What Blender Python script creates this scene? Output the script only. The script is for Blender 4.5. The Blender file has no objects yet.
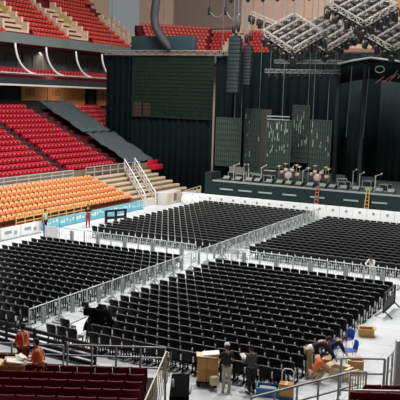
import bpy, bmesh, math, random
from math import sin, cos, pi, radians as RAD
from mathutils import Vector, Matrix, Euler

random.seed(7)
sc = bpy.context.scene
COL = sc.collection
V = Vector

# ------------------------------------------------------------------ materials
def lin(c):
    c = c / 255.0
    return c / 12.92 if c <= 0.04045 else ((c + 0.055) / 1.055) ** 2.4

def rgb(r, g, b):
    return (lin(r), lin(g), lin(b), 1.0)

def mat(name, col, rough=0.6, metal=0.0, vary=0.12, scale=6.0, bump=0.0, spec=0.5, emit=0.0):
    m = bpy.data.materials.new(name)
    m.use_nodes = True
    nt = m.node_tree
    b = nt.nodes['Principled BSDF']
    b.inputs['Roughness'].default_value = rough
    b.inputs['Metallic'].default_value = metal
    b.inputs['Specular IOR Level'].default_value = spec
    c = rgb(*col)
    tc = nt.nodes.new('ShaderNodeTexCoord')
    nz = nt.nodes.new('ShaderNodeTexNoise')
    nz.inputs['Scale'].default_value = scale
    nz.inputs['Detail'].default_value = 4.0
    nt.links.new(tc.outputs['Object'], nz.inputs['Vector'])
    mx = nt.nodes.new('ShaderNodeMix')
    mx.data_type = 'RGBA'
    mx.inputs[6].default_value = tuple(x * (1 - vary) for x in c[:3]) + (1,)
    mx.inputs[7].default_value = tuple(min(1, x * (1 + vary)) for x in c[:3]) + (1,)
    nt.links.new(nz.outputs['Fac'], mx.inputs[0])
    nt.links.new(mx.outputs[2], b.inputs['Base Color'])
    if bump:
        bp = nt.nodes.new('ShaderNodeBump')
        bp.inputs['Strength'].default_value = bump
        nt.links.new(nz.outputs['Fac'], bp.inputs['Height'])
        nt.links.new(bp.outputs['Normal'], b.inputs['Normal'])
    if emit:
        b.inputs['Emission Color'].default_value = c
        b.inputs['Emission Strength'].default_value = emit
    return m

MT = {}
def define():
    d = dict(
        chair=((7, 8, 9), .5, 0, .1, 6., 0., .2), chair_navy=((14, 18, 27), .42, 0, .1), chair_leg=((5, 6, 6), .6, 0, .1, 6., 0., .2), chair_highlight=((140, 144, 142), .4, 0, .08), bracket=((246, 247, 246), .5, 0, .05),
        steel=((196, 199, 198), .45, .25, .06), plate=((150, 155, 156), .6, .1, .1), foot=((150, 152, 150), .6, .2, .1),
        white=((232, 233, 232), .6, 0, .05), dirty_white=((205, 203, 195), .7, 0, .12),
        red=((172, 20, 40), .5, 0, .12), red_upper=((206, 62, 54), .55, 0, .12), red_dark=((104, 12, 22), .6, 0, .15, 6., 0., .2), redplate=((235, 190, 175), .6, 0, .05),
        orange=((246, 158, 100), .5, 0, .1), maroon=((100, 10, 22), .8, 0, .15), tread_orange=((112, 56, 34), .85, 0, .2), tread_red=((105, 14, 26), .85, 0, .2),
        tread_dark=((32, 18, 20), .9, 0, .2), stair=((66, 44, 40), .85, 0, .25), beige=((206, 188, 160), .8, 0, .1), beige_dark=((128, 108, 86), .8, 0, .15),
        cream=((228, 198, 170), .85, 0, .06), cream_pink=((226, 196, 178), .85, 0, .06), tan=((206, 160, 104), .8, 0, .1), taupe=((150, 134, 124), .85, 0, .08),
        brown=((104, 76, 56), .8, 0, .15), yellow=((212, 180, 108), .7, 0, .1), signboard=((176, 116, 66), .8, 0, .14), signtext=((84, 46, 28), .8, 0, .1),
        fascia=((34, 42, 48), .7, 0, .15), upfascia=((104, 112, 110), .7, 0, .12), boxwall=((92, 90, 88), .8, 0, .25), glass=((46, 58, 66), .55, 0, .2),
        concourse=((26, 26, 28), .9, 0, .3), curtain_grey=((36, 46, 46), .95, 0, .2, 3., 0., .1), curtain=((10, 20, 22), .95, 0, .2, 3., 0., .1), curtain_side=((8, 16, 19), .95, 0, .2, 3., 0., .1), netting=((30, 42, 36), .9, 0, .35, 3., 0., .1),
        teal_box=((30, 52, 58), .8, 0, .2), pa=((8, 28, 29), .6, 0, .25), pa_dark=((10, 18, 22), .6, 0, .2), stage_top=((58, 68, 68), .7, 0, .3), stage_face=((13, 38, 38), .75, 0, .25),
        slot=((158, 182, 176), .5, 0, .1), truss_dark=((30, 38, 40), .5, .3, .2), truss_silver=((168, 162, 154), .4, .4, .2), fixture=((24, 22, 22), .45, 0, .2), lens=((214, 206, 198), .25, 0, .1),
        cable=((88, 98, 100), .6, .2, .1), black=((9, 9, 10), .6, 0, .1), rubber=((18, 18, 19), .8, 0, .1), led_bar=((64, 78, 72), .6, .1, .25), led_side=((66, 58, 52), .6, .1, .25), led_back=((46, 58, 54), .85, 0, .35, 2.), pale_streak=((150, 166, 160), .4, 0, .1),
        cover=((66, 76, 78), .85, 0, .15), board_blue=((116, 182, 196), .6, 0, .2), board_mark=((206, 226, 228), .6, 0, .05), teal_base=((84, 150, 160), .7, 0, .1),
        carton=((190, 136, 82), .85, 0, .12), carton_pale=((222, 200, 164), .85, 0, .08), carton_yellow=((206, 166, 84), .85, 0, .1), carton_inside=((120, 80, 44), .9, 0, .15), paper=((238, 236, 228), .7, 0, .03),
        blue=((30, 76, 160), .5, 0, .1), blue_tray=((52, 112, 176), .5, 0, .12), vest=((232, 66, 26), .7, 0, .08), vest_orange=((240, 104, 28), .7, 0, .08), vest_stripe=((236, 214, 196), .5, 0, .05),
        skin=((196, 140, 108), .6, 0, .06), hair=((16, 13, 13), .7, 0, .1), hair_red=((92, 36, 32), .7, 0, .1), camo=((172, 166, 150), .85, 0, .5), trousers_black=((15, 15, 17), .8, 0, .1),
        trousers_beige=((182, 156, 120), .8, 0, .08), trousers_red=((166, 26, 52), .8, 0, .08), shirt_black=((16, 17, 19), .8, 0, .1), shirt_grey=((66, 66, 66), .8, 0, .1), shirt_orange=((238, 124, 62), .8, 0, .08),
        shirt_navy=((20, 26, 48), .8, 0, .1), shirt_pale=((206, 210, 208), .8, 0, .06), shirt_green=((170, 196, 164), .8, 0, .08), shoe=((28, 26, 26), .6, 0, .1), shoe_pale=((206, 204, 200), .6, 0, .05),
        drum=((206, 178, 166), .4, .1, .15), cymbal=((212, 196, 150), .3, .7, .1), redsign=((176, 82, 78), .6, 0, .25), led_arch=((186, 194, 190), .5, .2, .1), gaffer=((150, 160, 156), .6, 0, .1),
        cloth_dark=((4, 4, 4), .95, 0, .2, 6., 0., .05), rail=((166, 168, 166), .4, .4, .08), rail_cream=((214, 200, 172), .5, .1, .08), duct=((46, 50, 54), .7, 0, .2), fleece=((238, 236, 230), .8, 0, .04), grid_grey=((120, 124, 122), .8, 0, .15),
        ceiling=((120, 122, 124), .9, 0, .1), hallwall=((150, 140, 132), .9, 0, .1),
    )
    for k, v in d.items():
        MT[k] = mat(k, *v)
define()

def floor_material():
    m = bpy.data.materials.new('white_floor_cover'); m.use_nodes = True
    nt = m.node_tree; b = nt.nodes['Principled BSDF']
    tc = nt.nodes.new('ShaderNodeTexCoord')
    br = nt.nodes.new('ShaderNodeTexBrick')
    br.inputs['Scale'].default_value = 1.0
    br.inputs['Brick Width'].default_value = 2.4
    br.inputs['Row Height'].default_value = 1.2
    br.inputs['Mortar Size'].default_value = .012
    br.inputs['Color1'].default_value = rgb(222, 224, 225)
    br.inputs['Color2'].default_value = rgb(214, 217, 219)
    br.inputs['Mortar'].default_value = rgb(160, 164, 166)
    nz = nt.nodes.new('ShaderNodeTexNoise'); nz.inputs['Scale'].default_value = .5; nz.inputs['Detail'].default_value = 6
    mx = nt.nodes.new('ShaderNodeMix'); mx.data_type = 'RGBA'; mx.blend_type = 'MULTIPLY'; mx.inputs[0].default_value = .35
    nt.links.new(tc.outputs['Object'], br.inputs['Vector']); nt.links.new(tc.outputs['Object'], nz.inputs['Vector'])
    nt.links.new(br.outputs['Color'], mx.inputs[6]); nt.links.new(nz.outputs['Fac'], mx.inputs[7])
    nt.links.new(mx.outputs[2], b.inputs['Base Color'])
    b.inputs['Roughness'].default_value = .55
    return m
MT['floor'] = floor_material()

# ------------------------------------------------------------------ mesh building
class MB:
    def __init__(s):
        s.v, s.f, s.mi, s.sm = [], [], [], []
    def add(s, vs, fs, mi=0, smooth=False):
        o = len(s.v)
        s.v += [tuple(p) for p in vs]
        for f in fs:
            s.f.append(tuple(i + o for i in f)); s.mi.append(mi); s.sm.append(smooth)
        return s
    def box(s, c, d, rot=None, mi=0):
        hx, hy, hz = d[0] / 2, d[1] / 2, d[2] / 2
        vs = [V((x, y, z)) for x in (-hx, hx) for y in (-hy, hy) for z in (-hz, hz)]
        if rot is not None:
            vs = [rot @ p for p in vs]
        c = V(c)
        return s.add([p + c for p in vs], [(0, 1, 3, 2), (4, 6, 7, 5), (0, 4, 5, 1), (2, 3, 7, 6), (0, 2, 6, 4), (1, 5, 7, 3)], mi)
    def span(s, a, b, mi=0):
        return s.box([(a[i] + b[i]) / 2 for i in range(3)], [abs(b[i] - a[i]) for i in range(3)], None, mi)
    def rbox(s, c, d, bev, mi=0, rot=None):          # box with chamfered vertical and horizontal edges
        bm = bmesh.new(); bmesh.ops.create_cube(bm, size=1)
        bmesh.ops.scale(bm, vec=d, verts=bm.verts)
        bmesh.ops.bevel(bm, geom=list(bm.edges), offset=bev, segments=2, affect='EDGES', profile=.6)
        c = V(c)
        bm.verts.index_update()
        s.add([((rot @ v.co) if rot is not None else v.co) + c for v in bm.verts], [[v.index for v in f.verts] for f in bm.faces], mi, True)
        bm.free(); return s
    def bar(s, a, b, w, h=None, mi=0):
        a, b = V(a), V(b); h = h or w
        d = (b - a)
        if d.length < 1e-6: return s
        t = d.normalized()
        up = V((0, 0, 1)) if abs(t.z) < .95 else V((0, 1, 0))
        x = t.cross(up).normalized(); y = x.cross(t)
        vs = [p + x * i * w / 2 + y * j * h / 2 for p in (a, b) for i, j in ((-1, -1), (1, -1), (1, 1), (-1, 1))]
        return s.add(vs, [(3, 2, 1, 0), (4, 5, 6, 7), (0, 1, 5, 4), (1, 2, 6, 5), (2, 3, 7, 6), (3, 0, 4, 7)], mi)
    def tube(s, pts, r, n=8, mi=0, closed=False):
        pts = [V(p) for p in pts]
        rs = r if isinstance(r, (list, tuple)) else [r] * len(pts)
        vs, fs = [], []
        up = None
        for i, p in enumerate(pts):
            t = (pts[min(i + 1, len(pts) - 1)] - pts[max(i - 1, 0)]).normalized()
            if up is None:
                up = V((0, 0, 1)) if abs(t.z) < .9 else V((1, 0, 0))
            x = t.cross(up).normalized(); up = x.cross(t).normalized()
            for k in range(n):
                a = 2 * pi * k / n
                vs.append(p + (x * cos(a) + up * sin(a)) * rs[i])
        for i in range(len(pts) - 1):
            for k in range(n):
                k2 = (k + 1) % n
                fs.append((i * n + k, i * n + k2, (i + 1) * n + k2, (i + 1) * n + k))
        fs.append(tuple(range(n - 1, -1, -1))); fs.append(tuple((len(pts) - 1) * n + k for k in range(n)))
        return s.add(vs, fs, mi, True)
    def lathe(s, prof, c=(0, 0, 0), n=14, rot=None, mi=0):
        c = V(c); vs, fs = [], []
        for (r, z) in prof:
            for k in range(n):
                a = 2 * pi * k / n
                p = V((max(r, 1e-4) * cos(a), max(r, 1e-4) * sin(a), z))
                vs.append((rot @ p if rot is not None else p) + c)
        for i in range(len(prof) - 1):
            for k in range(n):
                k2 = (k + 1) % n
                fs.append((i * n + k, i * n + k2, (i + 1) * n + k2, (i + 1) * n + k))
        fs.append(tuple(range(n - 1, -1, -1))); fs.append(tuple((len(prof) - 1) * n + k for k in range(n)))
        return s.add(vs, fs, mi, True)
    def ball(s, c, r, n=12, m=8, mi=0, rot=None):
        r = r if isinstance(r, (tuple, list)) else (r, r, r)
        c = V(c); vs, fs = [], []
        for i in range(m + 1):
            th = pi * i / m
            for k in range(n):
                a = 2 * pi * k / n
                p = V((r[0] * max(sin(th), 1e-3) * cos(a), r[1] * max(sin(th), 1e-3) * sin(a), r[2] * cos(th)))
                vs.append((rot @ p if rot is not None else p) + c)
        for i in range(m):
            for k in range(n):
                k2 = (k + 1) % n
                fs.append((i * n + k, (i + 1) * n + k, (i + 1) * n + k2, i * n + k2))
        return s.add(vs, fs, mi, True)
    def sheet(s, rows, th, mi=0):                    # rows of points -> solid sheet thickened along its normal
        R_, C_ = len(rows), len(rows[0])
        P = [[V(p) for p in r] for r in rows]
        N = []
        for i in range(R_):
            nr = []
            for j in range(C_):
                a = P[min(i + 1, R_ - 1)][j] - P[max(i - 1, 0)][j]
                b = P[i][min(j + 1, C_ - 1)] - P[i][max(j - 1, 0)]
                nr.append(a.cross(b).normalized())
            N.append(nr)
        top = [P[i][j] + N[i][j] * th / 2 for i in range(R_) for j in range(C_)]
        bot = [P[i][j] - N[i][j] * th / 2 for i in range(R_) for j in range(C_)]
        n = R_ * C_; fs = []
        for i in range(R_ - 1):
            for j in range(C_ - 1):
                a, b, c, d = i * C_ + j, i * C_ + j + 1, (i + 1) * C_ + j + 1, (i + 1) * C_ + j
                fs.append((d, c, b, a)); fs.append((a + n, b + n, c + n, d + n))
        for j in range(C_ - 1):
            fs.append((j, j + 1, j + 1 + n, j + n))
            q = (R_ - 1) * C_ + j
            fs.append((q + 1, q, q + n, q + 1 + n))
        for i in range(R_ - 1):
            q = i * C_
            fs.append((q + C_, q, q + n, q + C_ + n))
            q = i * C_ + C_ - 1
            fs.append((q, q + C_, q + C_ + n, q + n))
        return s.add(top + bot, fs, mi, True)
    def mesh(s, name, mats):
        me = bpy.data.meshes.new(name)
        me.from_pydata(s.v, [], s.f)
        me.polygons.foreach_set('material_index', s.mi)
        me.polygons.foreach_set('use_smooth', s.sm)
        for m in (mats if isinstance(mats, (list, tuple)) else [mats]):
            me.materials.append(MT[m] if isinstance(m, str) else m)
        me.update()
        return me
    def build(s, name, mats, parent=None, loc=None, rz=None):
        o = bpy.data.objects.new(name, s.mesh(name, mats))
        COL.objects.link(o)
        if parent is not None: o.parent = parent
        if loc is not None: o.location = loc
        if rz is not None: o.rotation_euler.z = rz
        return o

def tag(o, label=None, cat=None, group=None, kind=None):
    if label: o['label'] = label
    if cat: o['category'] = cat
    if group: o['group'] = group
    if kind: o['kind'] = kind
    return o

def thing(name, label, cat, loc=(0, 0, 0), rz=0, group=None):
    o = bpy.data.objects.new(name, None)
    COL.objects.link(o); o.empty_display_size = .2
    o.location = loc; o.rotation_euler.z = rz
    return tag(o, label, cat, group)

def struct(o):
    o['kind'] = 'structure'; return o

def kids(o):
    return [c for c in COL.objects if c.parent == o]

def make_copier(proto):                               # copies a thing with its parts and sub-parts
    parts = [(c, kids(c)) for c in kids(proto)]
    def cp(loc, rz=0.0, label=None):
        r = proto.copy(); COL.objects.link(r); r.location = loc; r.rotation_euler.z = rz
        if label: r['label'] = label
        for c, subs in parts:
            d = c.copy(); COL.objects.link(d); d.parent = r
            for s_ in subs:
                e = s_.copy(); COL.objects.link(e); e.parent = d
        return r
    return cp

ONES = 'zeroth first second third fourth fifth sixth seventh eighth ninth tenth eleventh twelfth thirteenth fourteenth fifteenth sixteenth seventeenth eighteenth nineteenth'.split()
TENS = {20: 'twent', 30: 'thirt', 40: 'fort', 50: 'fift', 60: 'sixt'}
def nth(n):
    if n < 20: return ONES[n]
    t = n // 10 * 10
    return TENS[t] + ('ieth' if n == t else 'y-' + ONES[n - t])

# ------------------------------------------------------------------ camera
YAW, PITCH, ROLL, CAMH, FPX = -.469, .131, .031, 10.2, 788.2
fw = V((sin(YAW) * cos(PITCH), cos(YAW) * cos(PITCH), -sin(PITCH)))
ri = V((cos(YAW), -sin(YAW), 0)); up = ri.cross(fw)
r2 = ri * cos(ROLL) + up * sin(ROLL); u2 = -ri * sin(ROLL) + up * cos(ROLL)
cam_d = bpy.data.cameras.new('camera'); cam = bpy.data.objects.new('camera', cam_d); COL.objects.link(cam)
cam.matrix_world = Matrix(((r2.x, u2.x, -fw.x, 0), (r2.y, u2.y, -fw.y, 0), (r2.z, u2.z, -fw.z, CAMH), (0, 0, 0, 1)))
cam_d.sensor_width = 36; cam_d.lens = 36 * FPX / 400; cam_d.clip_end = 400
sc.camera = cam
CAM = V((0, 0, CAMH))
def in_view(p, pad=8):
    d = V(p) - CAM; z = d.dot(fw)
    if z < 1: return False
    x = 200 + FPX * d.dot(r2) / z; y = 200 - FPX * d.dot(u2) / z
    return -pad < x < 400 + pad and -pad < y < 400 + pad

# foreground stand frame: u along its rows, v forward
FR = V((cos(YAW), -sin(YAW), 0)); FV = V((sin(YAW), cos(YAW), 0))
def L(u, v, z=0.0): return FR * u + FV * v + V((0, 0, z))
LRZ = -YAW                                            # rotation that turns local +x to u

# ------------------------------------------------------------------ setting
struct(MB().box((-28, 45, -.1), (90, 130, .2)).build('floor', 'floor'))
struct(MB().box((-28, 45, 30.1), (90, 130, .2)).build('ceiling', 'ceiling'))
# end wall behind the stage, with panel seams and a brown band
w = MB().box((-30, 106, 15), (70, .6, 30), mi=0)
for x in (-45.9, -38.3, -33.9, -27.2): w.box((x, 105.68, 23), (.14, .08, 14), mi=1)
w.box((-29, 105.68, 21.2), (22, .08, .22), mi=1)
struct(w.build('wall_back', ['cream_pink', 'tan']))
struct(MB().box((-22.5, 105.5, 24.3), (8.5, .25, 6.2)).build('wall_panel_tan', 'tan'))
struct(MB().box((-53, 105.3, 24.6), (10.5, .5, 9.2)).build('wall_panel_grey', 'taupe'))
struct(MB().box((-72.2, 60, 15), (.4, 96, 30)).build('wall_left', 'cream'))

# ------------------------------------------------------------------ seats (stadium kind)
def seat_mesh(b, o, ax, ay, w=.46, col=0, platemi=1, plate=True, simple=False, h0=.42, h1=.84):
    """folding stadium seat; o = floor point under the back, ax = along the row, ay = facing direction"""
    o, ax, ay = V(o), V(ax), V(ay); z = V((0, 0, 1))
    def P(x, y, h): return o + ax * x + ay * y + z * h
    rows = []
    for h, lean in ((h0, .05), ((h0 + h1) / 2, .0), (h1, -.09)):
        ww = w * (.94 if h == h1 else 1.0)
        rows.append([P(ww * t, lean - .05 * (1 - (2 * t) ** 2), h) for t in ((-.5, 0, .5) if simple else (-.5, -.25, 0, .25, .5))])
    if simple:
        n = len(b.v); b.v += [tuple(p) for r in rows for p in r]
        for i in range(2):
            for j in range(2):
                b.f.append((n + i * 3 + j, n + i * 3 + j + 1, n + i * 3 + j + 4, n + i * 3 + j + 3)); b.mi.append(col); b.sm.append(True)
    else:
        b.sheet(rows, .045, col)
    rot = Matrix(((ax.x, ay.x, 0), (ax.y, ay.y, 0), (0, 0, 1)))
    b.box(P(0, .12, h0 + (h1 - h0) * .36), (w * .94, .09, (h1 - h0) * .68), rot, col)          # tipped-up seat pan
    if not simple: b.box(P(0, .06, .21), (.05, .1, .42), rot, platemi if not plate else col)
    if plate: b.box(P(0, .18, .66), (.12, .03, .05), rot, platemi)

X = V((1, 0, 0)); Y = V((0, 1, 0))
# --- orange lower bank
ORX, ORZ = -37.35, .55
def left_cut(x): return 41.6 + (-36.5 - x) * 1.14 - .6
terr = MB()
for r in range(6):
    x = ORX - .85 * r
    terr.span((x + .5, 38, -.0), (x - .35, 60.4, ORZ + .27 * r))
struct(terr.build('floor_orange_terrace', 'tread_orange'))
struct(MB().span((-36.7, 38, 0), (-36.84, 72.5, .62)).build('wall_orange_front', 'dirty_white'))
pm = {}
n_or = 0
ob = MB(); seat_mesh(ob, (0, 0, 0), Y, X, plate=False, h0=.42, h1=.76, w=.43)
ome = ob.mesh('orange_seat', ['orange', 'tread_orange'])
for r in range(6):
    x = ORX - .85 * r - .1
    ys = []
    y = 59.7
    while y > left_cut(x):
        ys.append(y); y -= .57
    for k, y in enumerate(ys):
        o = bpy.data.objects.new('orange_seat', ome); COL.objects.link(o)
        o.location = (x, y, ORZ + .27 * r)
        tag(o, 'orange stadium seat in the low side bank, %s row up, %s from its stage end' % (nth(r + 1), nth(k + 1)), 'seat', 'orange stadium seats of the low side bank')
        n_or += 1
# --- walkway wall between the banks
struct(MB().span((-42.1, 38, 0), (-43.15, 60.4, 2.15)).build('floor_walkway', 'beige_dark'))
struct(MB().span((-43.15, 38, 0), (-43.3, 72.5, 3.0)).build('wall_red_front', 'beige_dark'))
# --- red side tier
RX, RZ, RR = -43.75, 2.65, .44
terr = MB()
for r in range(13):
    x = RX - .85 * r
    ymax = 73.4 if x > -49.6 else 86
    terr.span((x + .45, 44, 0), (x - .4, ymax, RZ + RR * r))
struct(terr.build('floor_red_terrace', 'tread_red'))
st1 = 58.2
def st2(r): return 67.3 - .09 * r
# stairways (dark), each a thing made of steps
for nm, fn, lab in (('stairway', lambda r: st1, 'dark stairway cutting the red side tier, the nearer of two'), ('stairway', lambda r: st2(r), 'dark stairway cutting the red side tier, beside the grey cover sheets')):
    t = thing(nm, lab, 'stairway', (RX, fn(0), RZ))
    for r in range(13):
        x = -.85 * r; z = RR * r
        b = MB()
        b.box((x + .1, fn(r) - fn(0), z + .11), (.66, 1.0, .2)).box((x + .32, fn(r) - fn(0), z + .3), (.16, .9, .42), mi=1)
        b.build('step', ['stair', 'tread_dark'], t)
red_places = []
for r in range(13):
    x = RX - .85 * r - .1; z = RZ + RR * r
    y = st1 - .85; k = 1
    while y > left_cut(x) - 1:
        red_places.append(('A', r, k, V((x, y, z)))); y -= .55; k += 1
    y = st2(r) - .85; k = 1
    while y > st1 + .75:
        red_places.append(('B', r, k, V((x, y, z)))); y -= .55; k += 1
    if x < -50.3:
        y = 74.6; k = 1
        while y < 82:
            red_places.append(('C', r, k, V((x, y, z)))); y += .55; k += 1

# --- foreground dark red bank
fore = []
FZ = 1.36
def row_v(i): return 22.5 - .85 * i
for i in range(5):
    k = 1; uu = -1.65
    while uu > -6.4:
        fore.append(('F', i, k, (uu, row_v(i), FZ + .1 * i))); uu -= .52; k += 1
k = 1; uu = -5.75
while uu > -6.7:
    fore.append(('G', 0, k, (uu, 23.35, FZ))); uu -= .52; k += 1
for i in range(4):
    uu = 5.0 - .55 * i; k = 1
    while uu < 6.4:
        fore.append(('H', i, k, (uu, 21.3 - .85 * i, 1.5 + .1 * i))); uu += .52; k += 1
def plat(name, pts, z0, z1, m):
    n = len(pts)
    vs = [V((p.x, p.y, z0)) for p in pts] + [V((p.x, p.y, z1)) for p in pts]
    fs = [tuple(range(n - 1, -1, -1)), tuple(range(n, 2 * n))] + [(i, (i + 1) % n, (i + 1) % n + n, i + n) for i in range(n)]
    return struct(MB().add(vs, fs).build(name, m))
for i in range(5):
    plat('floor_foreground_terrace', [L(-9, row_v(i) - .55), L(-1.2, row_v(i) - .55), L(-1.2, row_v(i) + .3), L(-9, row_v(i) + .3)], 0, FZ + .1 * i, 'tread_dark')
plat('floor_foreground_platform', [L(-9, 22.8), L(-1.2, 22.8), L(-1.2, 23.9), L(-9, 23.9)], 0, FZ, 'tread_dark')
for i in range(4):
    plat('floor_corner_terrace', [L(4.5 - .55 * i, 20.75 - .85 * i), L(9, 20.75 - .85 * i), L(9, 21.6 - .85 * i), L(4.5 - .55 * i, 21.6 - .85 * i)], 0, 1.5 + .1 * i, 'maroon')
plat('floor_corner_platform', [L(4.5, 21.6), L(9, 21.6), L(9, 23.6), L(5.6, 23.6)], 0, 1.15, 'grid_grey')
plat('floor_ramp', [L(1.3, 19.9), L(2.6, 18.6), L(4.4, 21.5), L(5.5, 23.4), L(4.9, 23.2)], 0, 1.05, 'grid_grey')

# dark red seat prototype with parts (seen from behind at close range)
def rounded_back():
    b = MB(); rows = []
    for h, yy, wf in ((.3, .05, .94), (.5, .02, 1), (.66, -.02, 1), (.78, -.05, .99), (.84, -.07, .92)):
        rows.append([V((.5 * wf * t, yy - .05 * (1 - (2 * t) ** 2), h)) for t in (-.5, -.42, -.25, 0, .25, .42, .5)])
    return b.sheet(rows, .05)
FS = thing('stadium_seat', 'x', 'seat', (0, 0, 0), 0, 'dark red seats of the foreground banks')
rounded_back().build('backrest', 'red_dark', FS)
MB().rbox((0, .13, .5), (.44, .1, .38), .03).build('seat', 'red_dark', FS)
pb = MB(); pb.box((-.2, .06, .2), (.04, .08, .4)).box((.2, .06, .2), (.04, .08, .4)).build('bracket', 'black', FS)
MB().box((0, -.12, .6), (.06, .012, .035), Matrix.Rotation(-.2, 3, 'X')).build('number_plate', 'carton', FS)
cpF = make_copier(FS)
first = True
def fore_label(s, i, k):
    if s == 'F': return 'dark red seat in foreground bank, %s row from railing, %s from cream handrail' % (nth(i + 1), nth(k))
    if s == 'G': return 'dark red seat ahead of foreground bank near the red vest, %s from inner end' % nth(k)
    return 'dark red seat in corner bank by the lattice gate, %s row, %s from gate' % (nth(i + 1), nth(k))
n_fore = 0
for s, i, k, (uu, vv, z) in fore:
    p = L(uu, vv, z)
    if first:
        FS.location = p; FS.rotation_euler.z = LRZ; FS['label'] = fore_label(s, i, k); first = False
    else:
        cpF(p, LRZ, fore_label(s, i, k))
    n_fore += 1
# far red seats: nearest ones individually, the others as one
red_places = [q for q in red_places if in_view(q[3], 6) and not (q[0] == 'C' and q[3].y > 79)]
red_places.sort(key=lambda q: (q[3] - CAM).length)
rb = MB(); seat_mesh(rb, (0, 0, 0), Y, X)
rme = rb.mesh('stadium_seat', ['red', 'redplate'])
NRED = 300 - n_fore
for s, r, k, p in red_places[:NRED]:
    o = bpy.data.objects.new('stadium_seat', rme); COL.objects.link(o); o.location = p
    where = {'A': 'before the nearer stairway', 'B': 'between the two stairways', 'C': 'beyond the curtain'}[s]
    tag(o, 'red side tier seat %s, %s row, %s from it' % (where, nth(r + 1), nth(k)) if s == 'A' else
        'red side tier seat %s, %s row, %s from the sheets' % (where, nth(r + 1), nth(k)), 'seat', 'red seats of the side tier')
rest = MB()
for s, r, k, p in red_places[NRED:]:
    seat_mesh(rest, p, Y, X, simple=True)

# ------------------------------------------------------------------ upper levels on the left
struct(MB().span((-57.2, 44, 0), (-72, 100, 8.2)).build('wall_concourse_base', 'concourse'))
struct(MB().span((-57.4, 44, 8.2), (-57.2, 100, 10.9)).build('wall_concourse', 'concourse'))
struct(MB().span((-54.2, 44, 8.0), (-57.2, 90, 8.3)).build('floor_concourse', 'concourse'))
def textmesh(s, size, m, parent, name, loc, rot):
    cu = bpy.data.curves.new(name, 'FONT'); cu.body = s; cu.size = size; cu.extrude = .015; cu.align_x = 'CENTER'; cu.align_y = 'CENTER'
    o = bpy.data.objects.new('tmp', cu); COL.objects.link(o)
    dg = bpy.context.evaluated_depsgraph_get()
    me = bpy.data.meshes.new_from_object(o.evaluated_get(dg)); bpy.data.objects.remove(o)
    me.materials.clear(); me.materials.append(MT[m])
    q = bpy.data.objects.new(name, me); COL.objects.link(q); q.parent = parent; q.location = loc; q.rotation_euler = rot
    return q
def sign(y0, y1, z0, z1, txt, size, dy, lab):
    t = thing('section_sign', lab, 'sign', (-57.0, (y0 + y1) / 2, z0), 0, 'section signs above the side tier')
    MB().box((-.04, 0, (z1 - z0) / 2), (.12, y1 - y0, z1 - z0)).build('board', 'signboard', t)
    textmesh(txt, size, 'signtext', t, 'numerals', (.03, dy, (z1 - z0) / 2 + .05), Euler((pi / 2, 0, pi / 2)))
sign(68.5, 73.0, 9.15, 10.85, '103', 1.1, -.8, 'tan section sign reading 103 above the red side tier')
sign(73.1, 77.3, 9.15, 10.85, '105', 1.1, -.6, 'tan section sign reading 105 above the grey cover sheets')
sign(77.4, 80.4, 8.4, 10.85, '', .5, 0, 'blank tan wall board between the 105 sign and dark pillar')
sign(83.0, 87.2, 8.6, 10.85, 'B', 1.2, -.9, 'tan section sign reading B beside the tall black curtain')
struct(MB().span((-56.9, 81, 0), (-57.6, 82.3, 10.9)).build('wall_pillar', 'concourse'))
# balcony slab and fascia
struct(MB().span((-54, 44, 10.75), (-57.4, 100, 11.5)).build('wall_balcony_fascia', 'fascia'))
struct(MB().span((-53.9, 44, 10.68), (-54.1, 100, 10.86)).build('trim_1', 'dirty_white'))
struct(MB().span((-53.95, 44, 11.95), (-54.02, 100, 12.03)).build('trim_2', 'dirty_white'))
# suite level
struct(MB().span((-58.8, 44, 11.5), (-59.2, 100, 15.2)).build('wall_suites', 'boxwall'))
struct(MB().span((-57.4, 44, 11.0), (-58.9, 100, 11.9)).build('floor_suites', 'tread_red'))
for i, y in enumerate((62.0, 66.4, 70.8, 79.0, 83.4)):
    t = MB(); t.span((-58.72, y, 12.7), (-58.8, y + 3.4, 14.4))
    g = struct(t.build('window_%d' % (i + 1), 'glass'))
    f = MB(); f.bar((-58.7, y, 12.7), (-58.7, y + 3.4, 12.7), .1).bar((-58.7, y, 14.4), (-58.7, y + 3.4, 14.4), .1)
    for yy in (y, y + 1.7, y + 3.4): f.bar((-58.7, yy, 12.7), (-58.7, yy, 14.4), .1)
    f.build('window_frame', 'boxwall', g)
for i, (y, ztop) in enumerate(((64.0, 15.0), (69.0, 14.9), (74.4, 14.8), (79.6, 14.8))):
    pts = []
    for k in range(10):
        a = k / 9 * pi / 2
        pts.append((-54.05, y + 3.2 * (1 - cos(a)), 12.0 + (ztop - 12.0) * (1 - sin(a))))
    b = MB().tube(pts, .11, 8)
    tag(b.build('curved_rail', 'white'), 'white curved rail on the balcony edge, %s from the near end' % nth(i + 1), 'rail', 'curved white rails on the balcony edge')
for r in range(2):
    y = 60
    while y < 92:
        seat_mesh(rest, (-55.6 - .9 * r, y, 11.5 + .3 * r), Y, X, simple=True); y += .6
# upper tier
struct(MB().span((-54, 44, 15.0), (-55.4, 91.5, 16.0)).build('wall_upper_fascia', 'upfascia'))
UX, UZ, UT, UR = -55.6, 15.75, .8, .58
t = MB()
for r in range(16): t.span((UX - UT * r + .4, 44, 14.9), (UX - UT * r - .4, 91.5, UZ + UR * r))
struct(t.build('floor_upper_terrace', 'tread_red'))
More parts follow.
